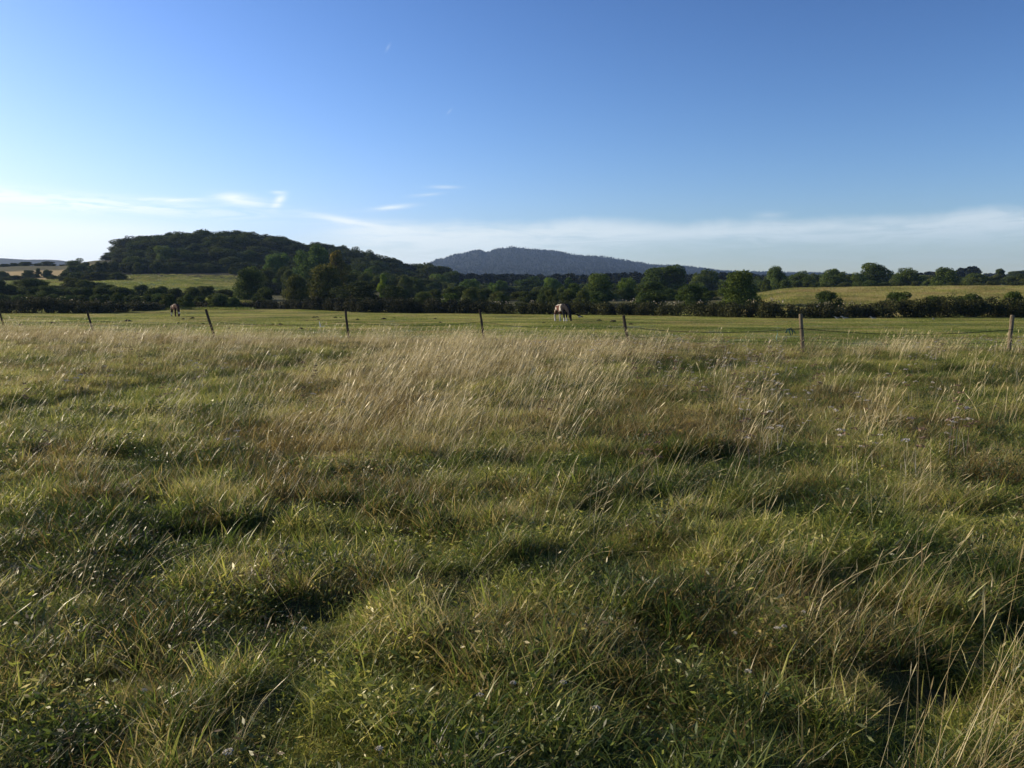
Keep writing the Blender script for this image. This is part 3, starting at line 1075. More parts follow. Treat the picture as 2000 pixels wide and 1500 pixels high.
# --- trees that stand out, left to right: (kind, px, ytop, D, width, tint, label, name)
G1, G2, G3 = (1, 1, 1), (1.35, 1.45, 1.1), (.7, .72, .8)
NAMED = [
    ('round', 214, 499, 412, 22, G3, 'small tree at the very left end of the hill wood skyline', 'broadleaf_tree'),
    ('bush', 60, 512, 440, 34, G3, 'low dark tree on the skyline above the tan field, second from the left edge', 'broadleaf_tree'),
    ('bush', 18, 516, 440, 30, G3, 'low dark tree on the skyline at the far left edge', 'broadleaf_tree'),
    ('bush', 100, 511, 445, 40, G3, 'broad dark tree on the skyline above the middle of the tan field', 'broadleaf_tree'),
    ('round', 158, 506, 330, 38, (1.1, 1.1, .9), 'tree breaking the skyline at the right end of the tan field', 'broadleaf_tree'),
    ('bush', 64, 528, 320, 34, G1, 'round bush in the hedge below the tan field, left of centre', 'shrub'),
    ('bush', 10, 530, 310, 34, G1, 'bush in the hedge below the tan field at the left picture edge', 'shrub'),
    ('tall', 82, 524, 320, 16, G1, 'small narrow tree standing against the tan field', 'broadleaf_tree'),
    ('bush', 100, 527, 320, 26, G1, 'bush beside the small narrow tree below the tan field', 'shrub'),
    ('bush', 138, 526, 318, 28, G1, 'bush below the right part of the tan field', 'shrub'),
    ('bush', 35, 538, 300, 50, G3, 'dark low bush on the slope under the tan field', 'shrub'),
    ('dome', 68, 544, 165, 76, (1.15, 1.1, .9), 'broad olive bush alone on the rough slope at the left', 'shrub'),
    ('dome', 98, 556, 150, 60, G1, 'darker bush in front of the broad olive bush on the left slope', 'shrub'),
    ('round', 330, 480, 315, 50, (1.25, 1.3, 1.15), 'pale rounded tree in front of the left end of the hill wood', 'broadleaf_tree'),
    ('round', 268, 500, 312, 40, (1.1, 1.1, 1.05), 'smaller tree at the foot of the hill wood, left of the pale rounded tree', 'broadleaf_tree'),
    ('dome', 490, 520, 150, 78, (.85, .9, .75), 'dark green tree beside the right end of the green slope', 'broadleaf_tree'),
    ('round', 548, 489, 250, 58, (1.35, 1.55, 1.3), 'rounded light green tree in front of the hill wood', 'broadleaf_tree'),
    ('round', 612, 474, 240, 72, (1.05, 1.25, .9), 'tall green tree reaching the skyline in the middle of the left wood', 'broadleaf_tree'),
    ('tall', 662, 486, 190, 52, (2.0, 1.25, .85), 'reddish brown tree turning colour before the hill wood', 'broadleaf_tree'),
    ('dome', 640, 512, 140, 96, (1.2, .95, .75), 'big brownish hawthorn in front of the reddish tree', 'broadleaf_tree'),
    ('dome', 582, 535, 130, 62, (1.1, .9, .8), 'brownish bush left of the big hawthorn, behind the field hedge', 'shrub'),
    ('dome', 705, 545, 118, 120, (.55, .55, .65), 'very dark thicket behind the field hedge under the hill wood', 'shrub'),
    ('dome', 772, 556, 116, 78, (.65, .65, .7), 'dark thicket right of the darkest one behind the field hedge', 'shrub'),
    ('round', 716, 527, 230, 44, (1.05, 1.3, .95), 'small green tree between the hill wood and the dark thicket', 'broadleaf_tree'),
    ('tall', 749, 533, 170, 24, (2.2, 2.2, 1.0), 'little yellow green sapling above the dark thicket', 'broadleaf_tree'),
    ('tall', 790, 536, 200, 22, (1.3, 1.2, 1.3), 'slim greyish tree right of the yellow green sapling', 'broadleaf_tree'),
    ('round', 858, 534, 290, 46, (1.2, 1.35, 1.0), 'rounded green tree near the right foot of the hill wood', 'broadleaf_tree'),
    ('round', 920, 543, 230, 44, (1.1, 1.35, 1.0), 'rounded green tree left of centre below the distant hill', 'broadleaf_tree'),
    ('round', 883, 526, 330, 40, (.95, 1.0, .95), 'dark tree where the hill wood meets the distant hill', 'broadleaf_tree'),
    ('round', 972, 546, 240, 42, (1.1, 1.35, 1.0), 'green tree right of centre gap below the distant hill', 'broadleaf_tree'),
    ('round', 1036, 541, 300, 62, (.8, .95, .8), 'wide dark tree below the highest point of the distant hill', 'broadleaf_tree'),
    ('round', 1076, 541, 240, 44, (1.35, 1.6, 1.1), 'bright green rounded tree above the piebald horse', 'broadleaf_tree'),
    ('tall', 1110, 540, 240, 30, (1.0, 1.2, 1.0), 'small green tree just right of the bright rounded one', 'broadleaf_tree'),
    ('dome', 1168, 531, 150, 76, (1.25, 1.3, 1.1), 'big pale willow like tree right of the piebald horse', 'broadleaf_tree'),
    ('dome', 1120, 552, 148, 40, (1.0, 1.1, .9), 'bush against the left side of the big pale willow like tree', 'shrub'),
    ('round', 1226, 540, 175, 42, (1.5, 1.6, 1.0), 'yellowish green tree between the willow and the dark round bush', 'broadleaf_tree'),
    ('dome', 1268, 546, 130, 74, (.8, .9, .75), 'dark round bush behind the middle hedge', 'shrub'),
    ('round', 1300, 514, 240, 92, (.9, 1.0, .75), 'large spreading tree breaking the skyline right of the distant hill', 'broadleaf_tree'),
    ('round', 1372, 524, 290, 60, (1.1, 1.1, .85), 'tree right of the large spreading one, crown touching the skyline', 'broadleaf_tree'),
    ('dome', 1350, 552, 126, 80, (.85, .95, .7), 'dark bushy hedge section left of the big dark rounded tree', 'shrub'),
    ('dome', 1442, 524, 112, 96, (.95, 1.0, .7), 'big dark rounded tree standing at the left end of the dry bank', 'broadleaf_tree'),
    ('dome', 1510, 519, 225, 48, (1.05, 1.15, .95), 'tree above the left end of the dry bank', 'broadleaf_tree'),
    ('round', 1560, 531, 240, 50, (1.15, 1.2, .95), 'low tree second along the tree line over the dry bank', 'broadleaf_tree'),
    ('dome', 1626, 522, 230, 64, (1.2, 1.25, 1.0), 'pale broad tree left of the tallest one over the dry bank', 'broadleaf_tree'),
    ('round', 1700, 512, 240, 70, (.85, .9, .7), 'tallest dark tree of the line over the dry bank', 'broadleaf_tree'),
    ('dome', 1672, 532, 225, 44, (1.1, 1.15, .9), 'lower tree nestled against the left of the tallest dark tree', 'broadleaf_tree'),
    ('round', 1768, 521, 245, 50, (1.0, 1.05, .9), 'tree right of the tallest dark tree over the bank', 'broadleaf_tree'),
    ('dome', 1838, 520, 225, 66, (.8, .88, .7), 'dense dark rounded tree in the right half of the bank tree line', 'broadleaf_tree'),
    ('dome', 1900, 533, 240, 60, (1.1, 1.1, 1.0), 'low tree right of the dense dark rounded one', 'broadleaf_tree'),
    ('tall', 1946, 524, 300, 34, (.95, .95, .9), 'upright tree near the pale field at the right', 'broadleaf_tree'),
    ('round', 1985, 527, 480, 46, (.9, .9, .95), 'dark tree above the pale field at the right picture edge', 'broadleaf_tree'),
    ('bush', 1612, 567, 100, 78, (.8, .85, .75), 'dark prickly bush alone on the dry bank', 'shrub'),
    ('bush', 1752, 569, 98, 80, (1.0, 1.05, .85), 'greyish green bush on the dry bank in the middle', 'shrub'),
    ('bush', 1822, 577, 92, 70, (1.0, 1.0, .8), 'low bush on the bank between the middle bush and the edge', 'shrub'),
    ('bush', 1890, 573, 84, 80, (.8, .82, .7), 'wide dark bush rising behind the right hedge', 'shrub'),
    ('bush', 1975, 568, 84, 64, (1.1, 1.1, .85), 'olive bush at the right picture edge behind the hedge', 'shrub'),
    ('bush', 240, 559, 135, 90, (1.0, .95, .85), 'olive bush behind the left hedge, left of the grazing far horse', 'shrub'),
    ('bush', 170, 560, 137, 66, (.85, .85, .8), 'dark bush behind the left hedge near the left leaning post', 'shrub'),
    ('bush', 205, 560, 132, 60, (.7, .72, .7), 'blackish bush between two olive ones on the left slope', 'shrub'),
    ('bush', 310, 561, 130, 60, (.75, .75, .75), 'dark bush behind the far horse', 'shrub'),
    ('bush', 345, 562, 132, 50, (.7, .7, .72), 'dark bush directly above the far horse', 'shrub'),
    ('bush', 382, 561, 130, 46, (.8, .78, .75), 'dark bush just right of the far horse', 'shrub'),
    ('bush', 430, 572, 128, 70, (1.25, 1.1, .8), 'pale brown scrub right of the far horse', 'shrub'),
    ('bush', 520, 560, 128, 60, (.8, .8, .75), 'dark scrub in front of the green tree by the slope', 'shrub'),
    ('bush', 880, 572, 115, 50, (1.1, 1.2, .9), 'green bush behind the hedge by the small sunlit clearing', 'shrub'),
]
for kind, px, yt, D, wd, ti, lab, nm in NAMED:
    tree(kind, px, yt, D, wd, ti, lab, 'shrub' if nm == 'shrub' else 'tree', None, nm)


# --- filler: the many unremarkable trees of the belts behind
def belt(x0, x1, yf, D0, D1, n, wr, lab, grp, name, kinds, seed, dark=(.8, 1.2), cat='tree'):
    g_ = random.Random(seed)
    for i in range(n):
        px = x0 + (x1 - x0) * (i + g_.uniform(-.4, .4)) / n
        D = g_.uniform(D0, D1)
        b = g_.uniform(*dark)
        yt = yf(px) + g_.uniform(-3, 5)
        if CAM_H + (HOR - yt) / F * D - float(terrain((px - 1000) / F * D, D)) < 1.0:
            continue
        tree(g_.choice(kinds), px, yt, D, g_.uniform(*wr), (b * g_.uniform(.9, 1.15), b, b * g_.uniform(.75, 1.0)), lab, cat, grp, name, parts=False)


belt(150, 500, lambda p: np.interp(p, [150, 220, 300, 470, 500], [516, 512, 512, 520, 528]), 296, 306, 26, (22, 40), 'scrubby dark bush in the band at the foot of the left wood', 'scrub at the foot of the left wood', 'shrub', ['bush'], 51, (.7, 1.1), 'shrub')
belt(500, 860, lambda p: np.interp(p, [500, 600, 760, 860], [525, 520, 530, 545]), 200, 290, 24, (34, 56), 'plain dark tree in the low belt right below the hill wood', 'trees below the hill wood', 'broadleaf_tree', ['round', 'dome'], 52, (.7, 1.1))
belt(800, 1500, lambda p: np.interp(p, [800, 900, 1000, 1200, 1500], [545, 553, 555, 553, 545]), 230, 330, 44, (32, 60), 'plain green tree in the middle belt under the distant hill', 'trees in the middle belt', 'broadleaf_tree', ['round', 'dome'], 53, (.8, 1.25))
belt(820, 1450, lambda p: 564 + 5 * math.sin(p / 30), 125, 170, 34, (36, 60), 'low bush behind the middle stretch of the field hedge', 'bushes behind the field hedge', 'shrub', ['bush', 'dome'], 54, (.75, 1.2), 'shrub')
belt(1480, 2040, lambda p: np.interp(p, [1480, 1700, 2040], [535, 534, 538]), 255, 330, 34, (32, 54), 'plain dark tree in the far row over the dry bank', 'trees over the dry bank', 'broadleaf_tree', ['round', 'dome'], 55, (.7, 1.1))
belt(1480, 1950, lambda p: np.interp(p, [1480, 1700, 1950], [548, 549, 552]), 215, 235, 30, (26, 44), 'low bush along the top edge of the dry bank', 'bushes along the bank top', 'shrub', ['bush'], 56, (.7, 1.1), 'shrub')
belt(-60, 160, lambda p: 517 + 2 * math.sin(p / 9), 436, 448, 14, (18, 30), 'low dark hedge tree on top of the tan field', 'hedge trees above the tan field', 'shrub', ['bush'], 57, (.6, .9), 'shrub')
belt(-60, 175, lambda p: 541 + 2 * math.sin(p / 9), 285, 310, 12, (30, 44), 'dark hedge bush under the tan field', 'hedge bushes under the tan field', 'shrub', ['bush'], 58, (.6, .95), 'shrub')
belt(135, 245, lambda p: 528 + (p - 140) * .05, 262, 285, 14, (32, 52), 'dark bush in the wedge of scrub between tan field and green slope', 'wedge of scrub above the green slope', 'shrub', ['bush'], 64, (.55, .85), 'shrub')
belt(-60, 225, lambda p: 548 + 5 * math.sin(p / 14), 160, 200, 14, (44, 76), 'dark bush scattered over the rough slope at the left', 'bushes on the rough left slope', 'shrub', ['bush', 'dome'], 60, (.7, 1.05), 'shrub')
belt(-60, 470, lambda p: 560 + 4 * math.sin(p / 17), 150, 172, 17, (40, 66), 'low dark bush half way up the left slope', 'bushes half way up the left slope', 'shrub', ['bush'], 62, (.7, 1.05), 'shrub')
belt(-60, 480, lambda p: np.interp(p, [-60, 100, 250, 480], [572, 576, 573, 576]), 118, 128, 26, (34, 54), 'low rough scrub just behind the left field hedge', 'scrub behind the left hedge', 'shrub', ['bush'], 59, (.8, 1.15), 'shrub')

# --- far woodland: nobody can count it
m_far = foliage_mat('far_leaves', (.012, .019, .012), (.015, .023, .013), (.020, .028, .015), .0)
K_ftree = [crown_mesh('far_crown', 12, 12, .3, 26, 700, 1.3, 1500 + s, m_far, 'dome') for s in range(4)]
K_fcon = [crown_mesh('far_conifer', 17, 7, .3, 22, 420, 1.2, 1600 + s, m_far, 'cone') for s in range(3)]
g = np.random.default_rng(77)
n = 5200
px = 780 + g.random(n) * 1350
y = 420 * np.exp(g.random(n) * math.log(1700 / 420))
x = (px - 1000) / F * y
k = ~((px > 1900) & (y < 760))
x, y, px = x[k], y[k], px[k]
n = len(x)
scatter('far_woodland', K_ftree, x, y, terrain(x, y), g.random(n) * 6.28, np.where(px < 1480, .6, .42) + .35 * g.random(n), g.integers(0, 4, n), np.zeros(n), np.zeros(n),
        label='belts of distant trees merging into one mass below the far hill', cat='woodland')
n = 30000
px = -150 + g.random(n) * 2400
y = np.sqrt(1600 ** 2 + g.random(n) * (3150 ** 2 - 1600 ** 2))
x = (px - 1000) / F * y
k = (px > 780) | (y < 2100)
x, y = x[k], y[k]
n = len(x)
scatter('far_forest', K_fcon + K_ftree[:2], x, y, terrain(x, y), g.random(n) * 6.28, .22 + .22 * g.random(n), np.where(g.random(n) < .25, g.integers(0, 3, n), g.integers(3, 5, n)), np.zeros(n), np.zeros(n),
        label='conifer forest covering the blue far hill on the horizon', cat='forest')


# ------------------------------------------------------------------ field hedges
def hedge(path, tops, depth, dens, leaf, seed, label, tint=(1, 1, 1), seeds=0.0):
    """path: (px, D); tops: photo row of the hedge top along px"""
    g = np.random.default_rng(seed)
    pxs = np.array([p_[0] for p_ in path], float)
    Dd = np.array([p_[1] for p_ in path], float)
    xs = (pxs - 1000) / F * Dd
    L = np.sum(np.hypot(np.diff(xs), np.diff(Dd)))
    ncl = int(L * 5.5)
    u = g.random(ncl)
    pp = pxs[0] + (pxs[-1] - pxs[0]) * u
    dd = np.interp(pp, pxs, Dd)
    off = (g.random(ncl)) * depth
    cx, cy = (pp - 1000) / F * (dd + off), dd + off
    zg = terrain(cx, cy)
    yt = np.interp(pp, [a for a, b in tops], [b for a, b in tops])
    ht = np.maximum(CAM_H + (HOR - yt) / F * dd - zg, .6) * (.88 + .24 * fbm(pp / 14, pp * 0, seed, 3))
    cr = .45 + .4 * g.random(ncl)
    lev = g.random(ncl) ** .7
    cz = zg + np.maximum(lev * (ht - cr * .7), .15)
    nl = int(L * dens * 3.0)
    wh = g.integers(0, ncl, nl)
    d = g.normal(0, 1, (nl, 3))
    d /= np.linalg.norm(d, axis=1)[:, None]
    pos = np.stack([cx, cy, cz], -1)[wh] + d * (cr[wh] * (.4 + .65 * g.random(nl)))[:, None]
    pos[:, 2] = np.maximum(pos[:, 2], zg[wh] + .02)
    ox, oy, oz = xs.mean(), Dd.mean(), 0.0
    pos -= np.array([ox, oy, oz])
    V = leaf_quads(pos, d + g.normal(0, .8, (nl, 3)), leaf * .78, g)
    lo, st, to = quads(nl)
    br = g.random(ncl)
    rnd = np.repeat(np.clip(.55 * br[wh] + .5 * g.random(nl), 0, 1), 4)
    e = bpy.data.objects.new('hedge', None)
    C.objects.link(e)
    e.location = (ox, oy, oz)
    fo = obj('foliage', mk_mesh('hedge_foliage', V, lo, st, to, m_hedge, [('rnd', 'FLOAT', 'POINT', rnd)]), e)
    fo.color = tuple(tint) + (1,)
    # branches inside
    tb = []
    for i in range(int(L / 2.2)):
        k_ = g.integers(0, ncl)
        b = Vector((cx[k_] - ox, cy[k_] - oy, zg[k_] - .2))
        tb.append(tube([b, b + Vector((g.normal(0, .2), g.normal(0, .2), .8)), b + Vector((g.normal(0, .5), g.normal(0, .3), float(ht[k_]) * .9))], [.05, .035, .012], 5))
    obj('stems', poly_mesh('hedge_stems', tb, m_bark), e)
    if seeds:
        ns = int(L * seeds)
        k_ = g.integers(0, ncl, ns)
        msk = fbm(pp[k_] / 22, pp[k_] * 0 + 5, seed + 5, 3) > .52
        k_ = k_[msk]
        ns = len(k_)
        pos = np.stack([cx[k_] - ox, cy[k_] - oy - .2, zg[k_] + ht[k_]], -1) + g.normal(0, .14, (ns, 3)) * np.array([1, 1, .8])
        V = leaf_quads(pos, g.normal(0, 1, (ns, 3)), .12, g)
        lo, st, to = quads(ns)
        so = obj('seed_heads', mk_mesh('hedge_seed_heads', V, lo, st, to, m_seed, [('rnd', 'FLOAT', 'POINT', np.repeat(g.random(ns), 4))]), e)
    tag(e, label, 'hedge')
    return e


hedge([(-260, 96), (0, 101), (180, 99), (240, 104), (330, 118)], [(-260, 578), (0, 580), (120, 583), (210, 590), (260, 586), (330, 596)], 2.6, 420, .16, 61,
      'left stretch of the dark field hedge, brownish and broken on top', (.85, .82, .85), 4)
hedge([(325, 124), (450, 124), (560, 121), (700, 104), (860, 100), (960, 97)], [(325, 594), (450, 590), (560, 585), (640, 580), (860, 583), (960, 586)], 2.6, 460, .16, 62,
      'middle stretch of the field hedge below the wooded hill, almost black', (.6, .62, .7))
hedge([(950, 97), (1080, 92), (1300, 85), (1400, 79), (1500, 74)], [(950, 590), (1080, 590), (1200, 588), (1300, 592), (1450, 590), (1500, 588)], 2.4, 520, .13, 63,
      'clipped dark field hedge behind the piebald horse, pale seed heads on top', (.75, .78, .7), 16)
hedge([(1495, 74), (1600, 74), (1700, 75), (1705, 75)], [(1495, 588), (1560, 594), (1600, 592), (1700, 597)], 2.4, 520, .13, 64,
      'low thin hedge stretch below the prickly bush on the bank', (1.0, .95, .9), 9)
hedge([(1700, 75), (1800, 76), (2000, 77), (2300, 78)], [(1700, 592), (1740, 584), (1860, 578), (1900, 580), (2000, 584), (2300, 580)], 2.8, 560, .14, 65,
      'tall bushy hedge at the right with dense dark leaves', (.8, .83, .7), 3)

# ------------------------------------------------------------------ fence
m_post = plain('weathered_post', (.17, .14, .09), .9, scale=14, bump=.6, var=.45)
m_post_backlit = plain('dark_weathered_post', (.05, .042, .032), .9, scale=14, bump=.6, var=.45)  # darker copy of the post wood, its backlit shade put into the colour
m_wire = plain('fence_wire', (.03, .03, .03), 1.0)
POSTL = ['fence post cut by the left picture edge', 'fence post leaning strongly, between the left edge and the far horse', 'leaning fence post right of the far horse',
         'upright dark fence post below the wooded hill', 'fence post tilted slightly, left of the piebald horse', 'split dark fence post right of the piebald horse',
         'pale brown fence post with a rag on the wire beside it', 'round topped pale fence post near the right picture edge']
TOPX = [2, 172, 404, 676, 937, 1217, 1561, 1973]
RAD = [.045, .045, .046, .045, .046, .052, .060, .058]
tops_w = []
for i, ((px, yb, yt), tx) in enumerate(zip(FENCE, TOPX)):
    bx, by = FPTS[i]
    bz = float(height(bx, by))
    # top of the post from the photograph at the same distance
    ztop = CAM_H + (HOR - yt) / F * by
    Hh = ztop - bz
    lean = (tx - px) / F * by
    rr = random.Random(40 + i)
    pts = [(-lean * .12, 0, -.15), (0, 0, 0), (lean * .35 + rr.uniform(-.01, .01), rr.uniform(-.01, .01), Hh * .35), (lean * .72 + rr.uniform(-.01, .01), 0, Hh * .72), (lean * .98, 0, Hh * .975), (lean, 0, Hh)]
    r_ = RAD[i]
    v, q_ = tube(pts, [r_ * .95, r_ * .95, r_, r_ * 1.02, r_, r_ * .82], 12)
    for k_ in range(len(v)):
        v[k_] = v[k_] + Vector((rr.uniform(-1, 1), rr.uniform(-1, 1), rr.uniform(-.6, .6))) * r_ * .10
    me = poly_mesh('fence_post', [(v, q_)], m_post if i >= 6 else m_post_backlit, False)
    o = obj('fence_post', me, None, (bx, by, bz))
    tag(o, POSTL[i], 'fence post', 'wooden posts of the pasture fence')
    sv, sq = tube([(lean * .75 - r_ * .4, -r_ - .012, Hh * .62), (lean * .75 + r_ * .2, -r_ - .014, Hh * .62)], [.014, .014], 6)
    obj('staple', poly_mesh('staple', [(sv, sq)], m_wire), o)
    tops_w.append((Vector((bx + lean * .66, by - r_ - .008, bz + Hh * .62)), Vector((bx + lean * .3, by - r_ - .008, bz + Hh * .3))))
for lvl in range(2):
    tb = []
    for a, b in zip(tops_w[:-1], tops_w[1:]):
        pts = []
        for k_ in range(9):
            t_ = k_ / 8
            p_ = a[lvl].lerp(b[lvl], t_)
            p_.z -= (.16 if lvl == 0 else .1) * 4 * t_ * (1 - t_)
            pts.append(p_)
        tb.append(tube(pts, [(.009 if a[0].x > 4 else .006) - .003 * lvl] * 9, 5))
    # joined end to end into one strand
    o = obj('fence_wire', poly_mesh('fence_wire', tb, m_wire))
    tag(o, ['upper dark strand of wire sagging between the fence posts', 'lower strand of wire half hidden in the grass at the fence'][lvl], 'wire')

# rag of teal twine on the wire and a scrap hanging left of it
m_twine = plain('teal_twine', (.015, .085, .10), .9)
m_twine2 = plain('pale_twine', (.20, .38, .36), .7)


def ribbon(name, pts, wdt, m, label, cat):
    tb = [tube(p_, [wdt * (1 - .5 * k / len(p_)) for k in range(len(p_))], 5) for p_ in pts]
    cx = Vector(pts[0][0])
    o = obj(name, poly_mesh(name, tb, m))
    tag(o, label, cat)
    return o


def wp(px, py, D):
    x = (px - 1000) / F * D
    return Vector((x, D, CAM_H + (HOR - py) / F * D))


Dt = FPTS[6][1] + .3
a0 = wp(1536, 645, Dt)
ribbon('twine_rag', [[wp(1534, 650, Dt), wp(1537, 643, Dt), wp(1544, 641, Dt), wp(1549, 645, Dt), wp(1553, 651, Dt)],
                     [wp(1540, 642, Dt), wp(1541, 648, Dt + .03), wp(1545, 655, Dt)],
                     [wp(1544, 642, Dt), wp(1548, 648, Dt - .03), wp(1547, 653, Dt)]], .020, m_twine, 'teal scrap of baler twine knotted on the wire beside the pale brown post', 'twine')
ribbon('twine_strand', [[wp(1517, 645, Dt), wp(1518, 652, Dt), wp(1516, 660, Dt), wp(1518, 668, Dt)]], .012, m_twine2, 'pale blue strand hanging down left of the teal scrap', 'twine')
Dt2 = 41.0
ribbon('fence_tape', [[wp(406, 659, 38), wp(414, 658, 38), wp(421, 657, 38)]], .012, plain('white_tape', (.75, .72, .62), .6), 'white scrap of tape low in the grass at the leaning post by the far horse', 'tape')
m_white = plain('white_plastic', (.8, .8, .78), .4)
sx, sy = ground_at(627, 640)
o = obj('marker_stake', poly_mesh('marker_stake', [tube([(0, 0, -.1), (-.06, 0, .2), (-.10, 0, .36)], [.035, .03, .012], 6), tube([(.02, 0, .05), (.14, 0, .03), (.2, 0, .12)], [.012, .012, .01], 5)], m_white), None, (sx, sy, float(height(sx, sy))))
tag(o, 'small white plastic stake sticking out of the pasture left of the upright post', 'stake')

# ------------------------------------------------------------------ molehills and dung in the pasture
m_soil = plain('dark_soil', (.028, .024, .016), 1.0, scale=30, bump=.8)
mh = []
for s in range(3):
    g_ = random.Random(80 + s)
    V, Q = [(0, 0, .16)], []
    rings, sd = 4, 12
    for r_ in range(1, rings + 1):
        for k_ in range(sd):
            a = 2 * math.pi * k_ / sd
            rad_ = .3 * r_ / rings * (1 + g_.uniform(-.18, .18))
            V.append((rad_ * math.cos(a), rad_ * math.sin(a), .16 * (math.cos(math.pi / 2 * r_ / rings)) + g_.uniform(-.015, .02) - (.03 if r_ == rings else 0)))
    for k_ in range(sd):
        Q.append([0, 1 + k_, 1 + (k_ + 1) % sd])
    for r_ in range(rings - 1):
        for k_ in range(sd):
            a, b = 1 + r_ * sd + k_, 1 + r_ * sd + (k_ + 1) % sd
            Q.append([a, a + sd, b + sd, b])
    me = bpy.data.meshes.new('molehill')
    me.from_pydata(V, [], Q)
    me.materials.append(m_soil)
    mh.append(me)
MOLE = [(625, 646), (622, 625), (613, 621), (600, 627), (619, 620.5), (548, 635), (532, 635), (655, 621), (665, 621.5), (698, 625), (322, 640), (396, 634), (448, 642),
        (588, 643), (700, 644), (850, 623), (1170, 627), (1198, 629), (102, 632), (40, 636), (250, 628), (348, 632), (376, 623), (358, 624), (860, 631), (1062, 631), (1232, 635), (750, 624), (770, 622)]
for i, (px, py) in enumerate(MOLE):
    x_, y_ = ground_at(px, py)
    o = obj('molehill', mh[i % 3], None, (x_, y_, float(height(x_, y_))))
    o.rotation_euler = (0, 0, i * 1.7)
    s_ = (.5 + .5 * random.random()) * (.65 if y_ < 48 else 1)
    o.scale = (s_, s_, s_)
    tag(o, 'small dark heap of earth on the grazed pasture', 'molehill', 'dark heaps of earth on the pasture')


# ------------------------------------------------------------------ animals
def skin_mesh(name, verts, edges, radii, m, sub=2, root=0, colour=None):
    me = bpy.data.meshes.new(name + '_cage')
    me.from_pydata([tuple(v) for v in verts], edges, [])
    o = bpy.data.objects.new(name + '_cage', me)
    C.objects.link(o)
    sk = o.modifiers.new('skin', 'SKIN')
    sk.use_smooth_shade = True
    sk.branch_smoothing = .3
    ss = o.modifiers.new('sub', 'SUBSURF')
    ss.levels = ss.render_levels = sub
    for i, r_ in enumerate(radii):
        r2 = r_ if isinstance(r_, tuple) else (r_, r_)
        me.skin_vertices[0].data[i].radius = r2
    me.skin_vertices[0].data[root].use_root = True
    bpy.context.view_layer.update()
    dg = bpy.context.evaluated_depsgraph_get()
    out_ = bpy.data.meshes.new_from_object(o.evaluated_get(dg))
    out_.name = name
    bpy.data.objects.remove(o)
    out_.materials.clear()
    out_.materials.append(m)
    if colour:
        n_ = len(out_.vertices)
        co = np.zeros(n_ * 3, np.float32)
        out_.vertices.foreach_get('co', co)
        cc = colour(co.reshape(-1, 3))
        a = out_.attributes.new('coat', 'FLOAT_COLOR', 'POINT')
        a.data.foreach_set('color', np.concatenate([cc, np.ones((n_, 1))], 1).astype(np.float32).ravel())
    return out_


m_coat = plain('horse_coat', (1, 1, 1), .85, attr='coat', var=.12, scale=9)
m_hair_dark = plain('dark_horse_hair', (.018, .015, .014), .6)
m_hair_pale = plain('pale_horse_hair', (.42, .38, .30), .6)
WH, BR, BK, RD = np.array([.58, .54, .45]), np.array([.09, .038, .024]), np.array([.012, .011, .013]), np.array([.095, .037, .023])


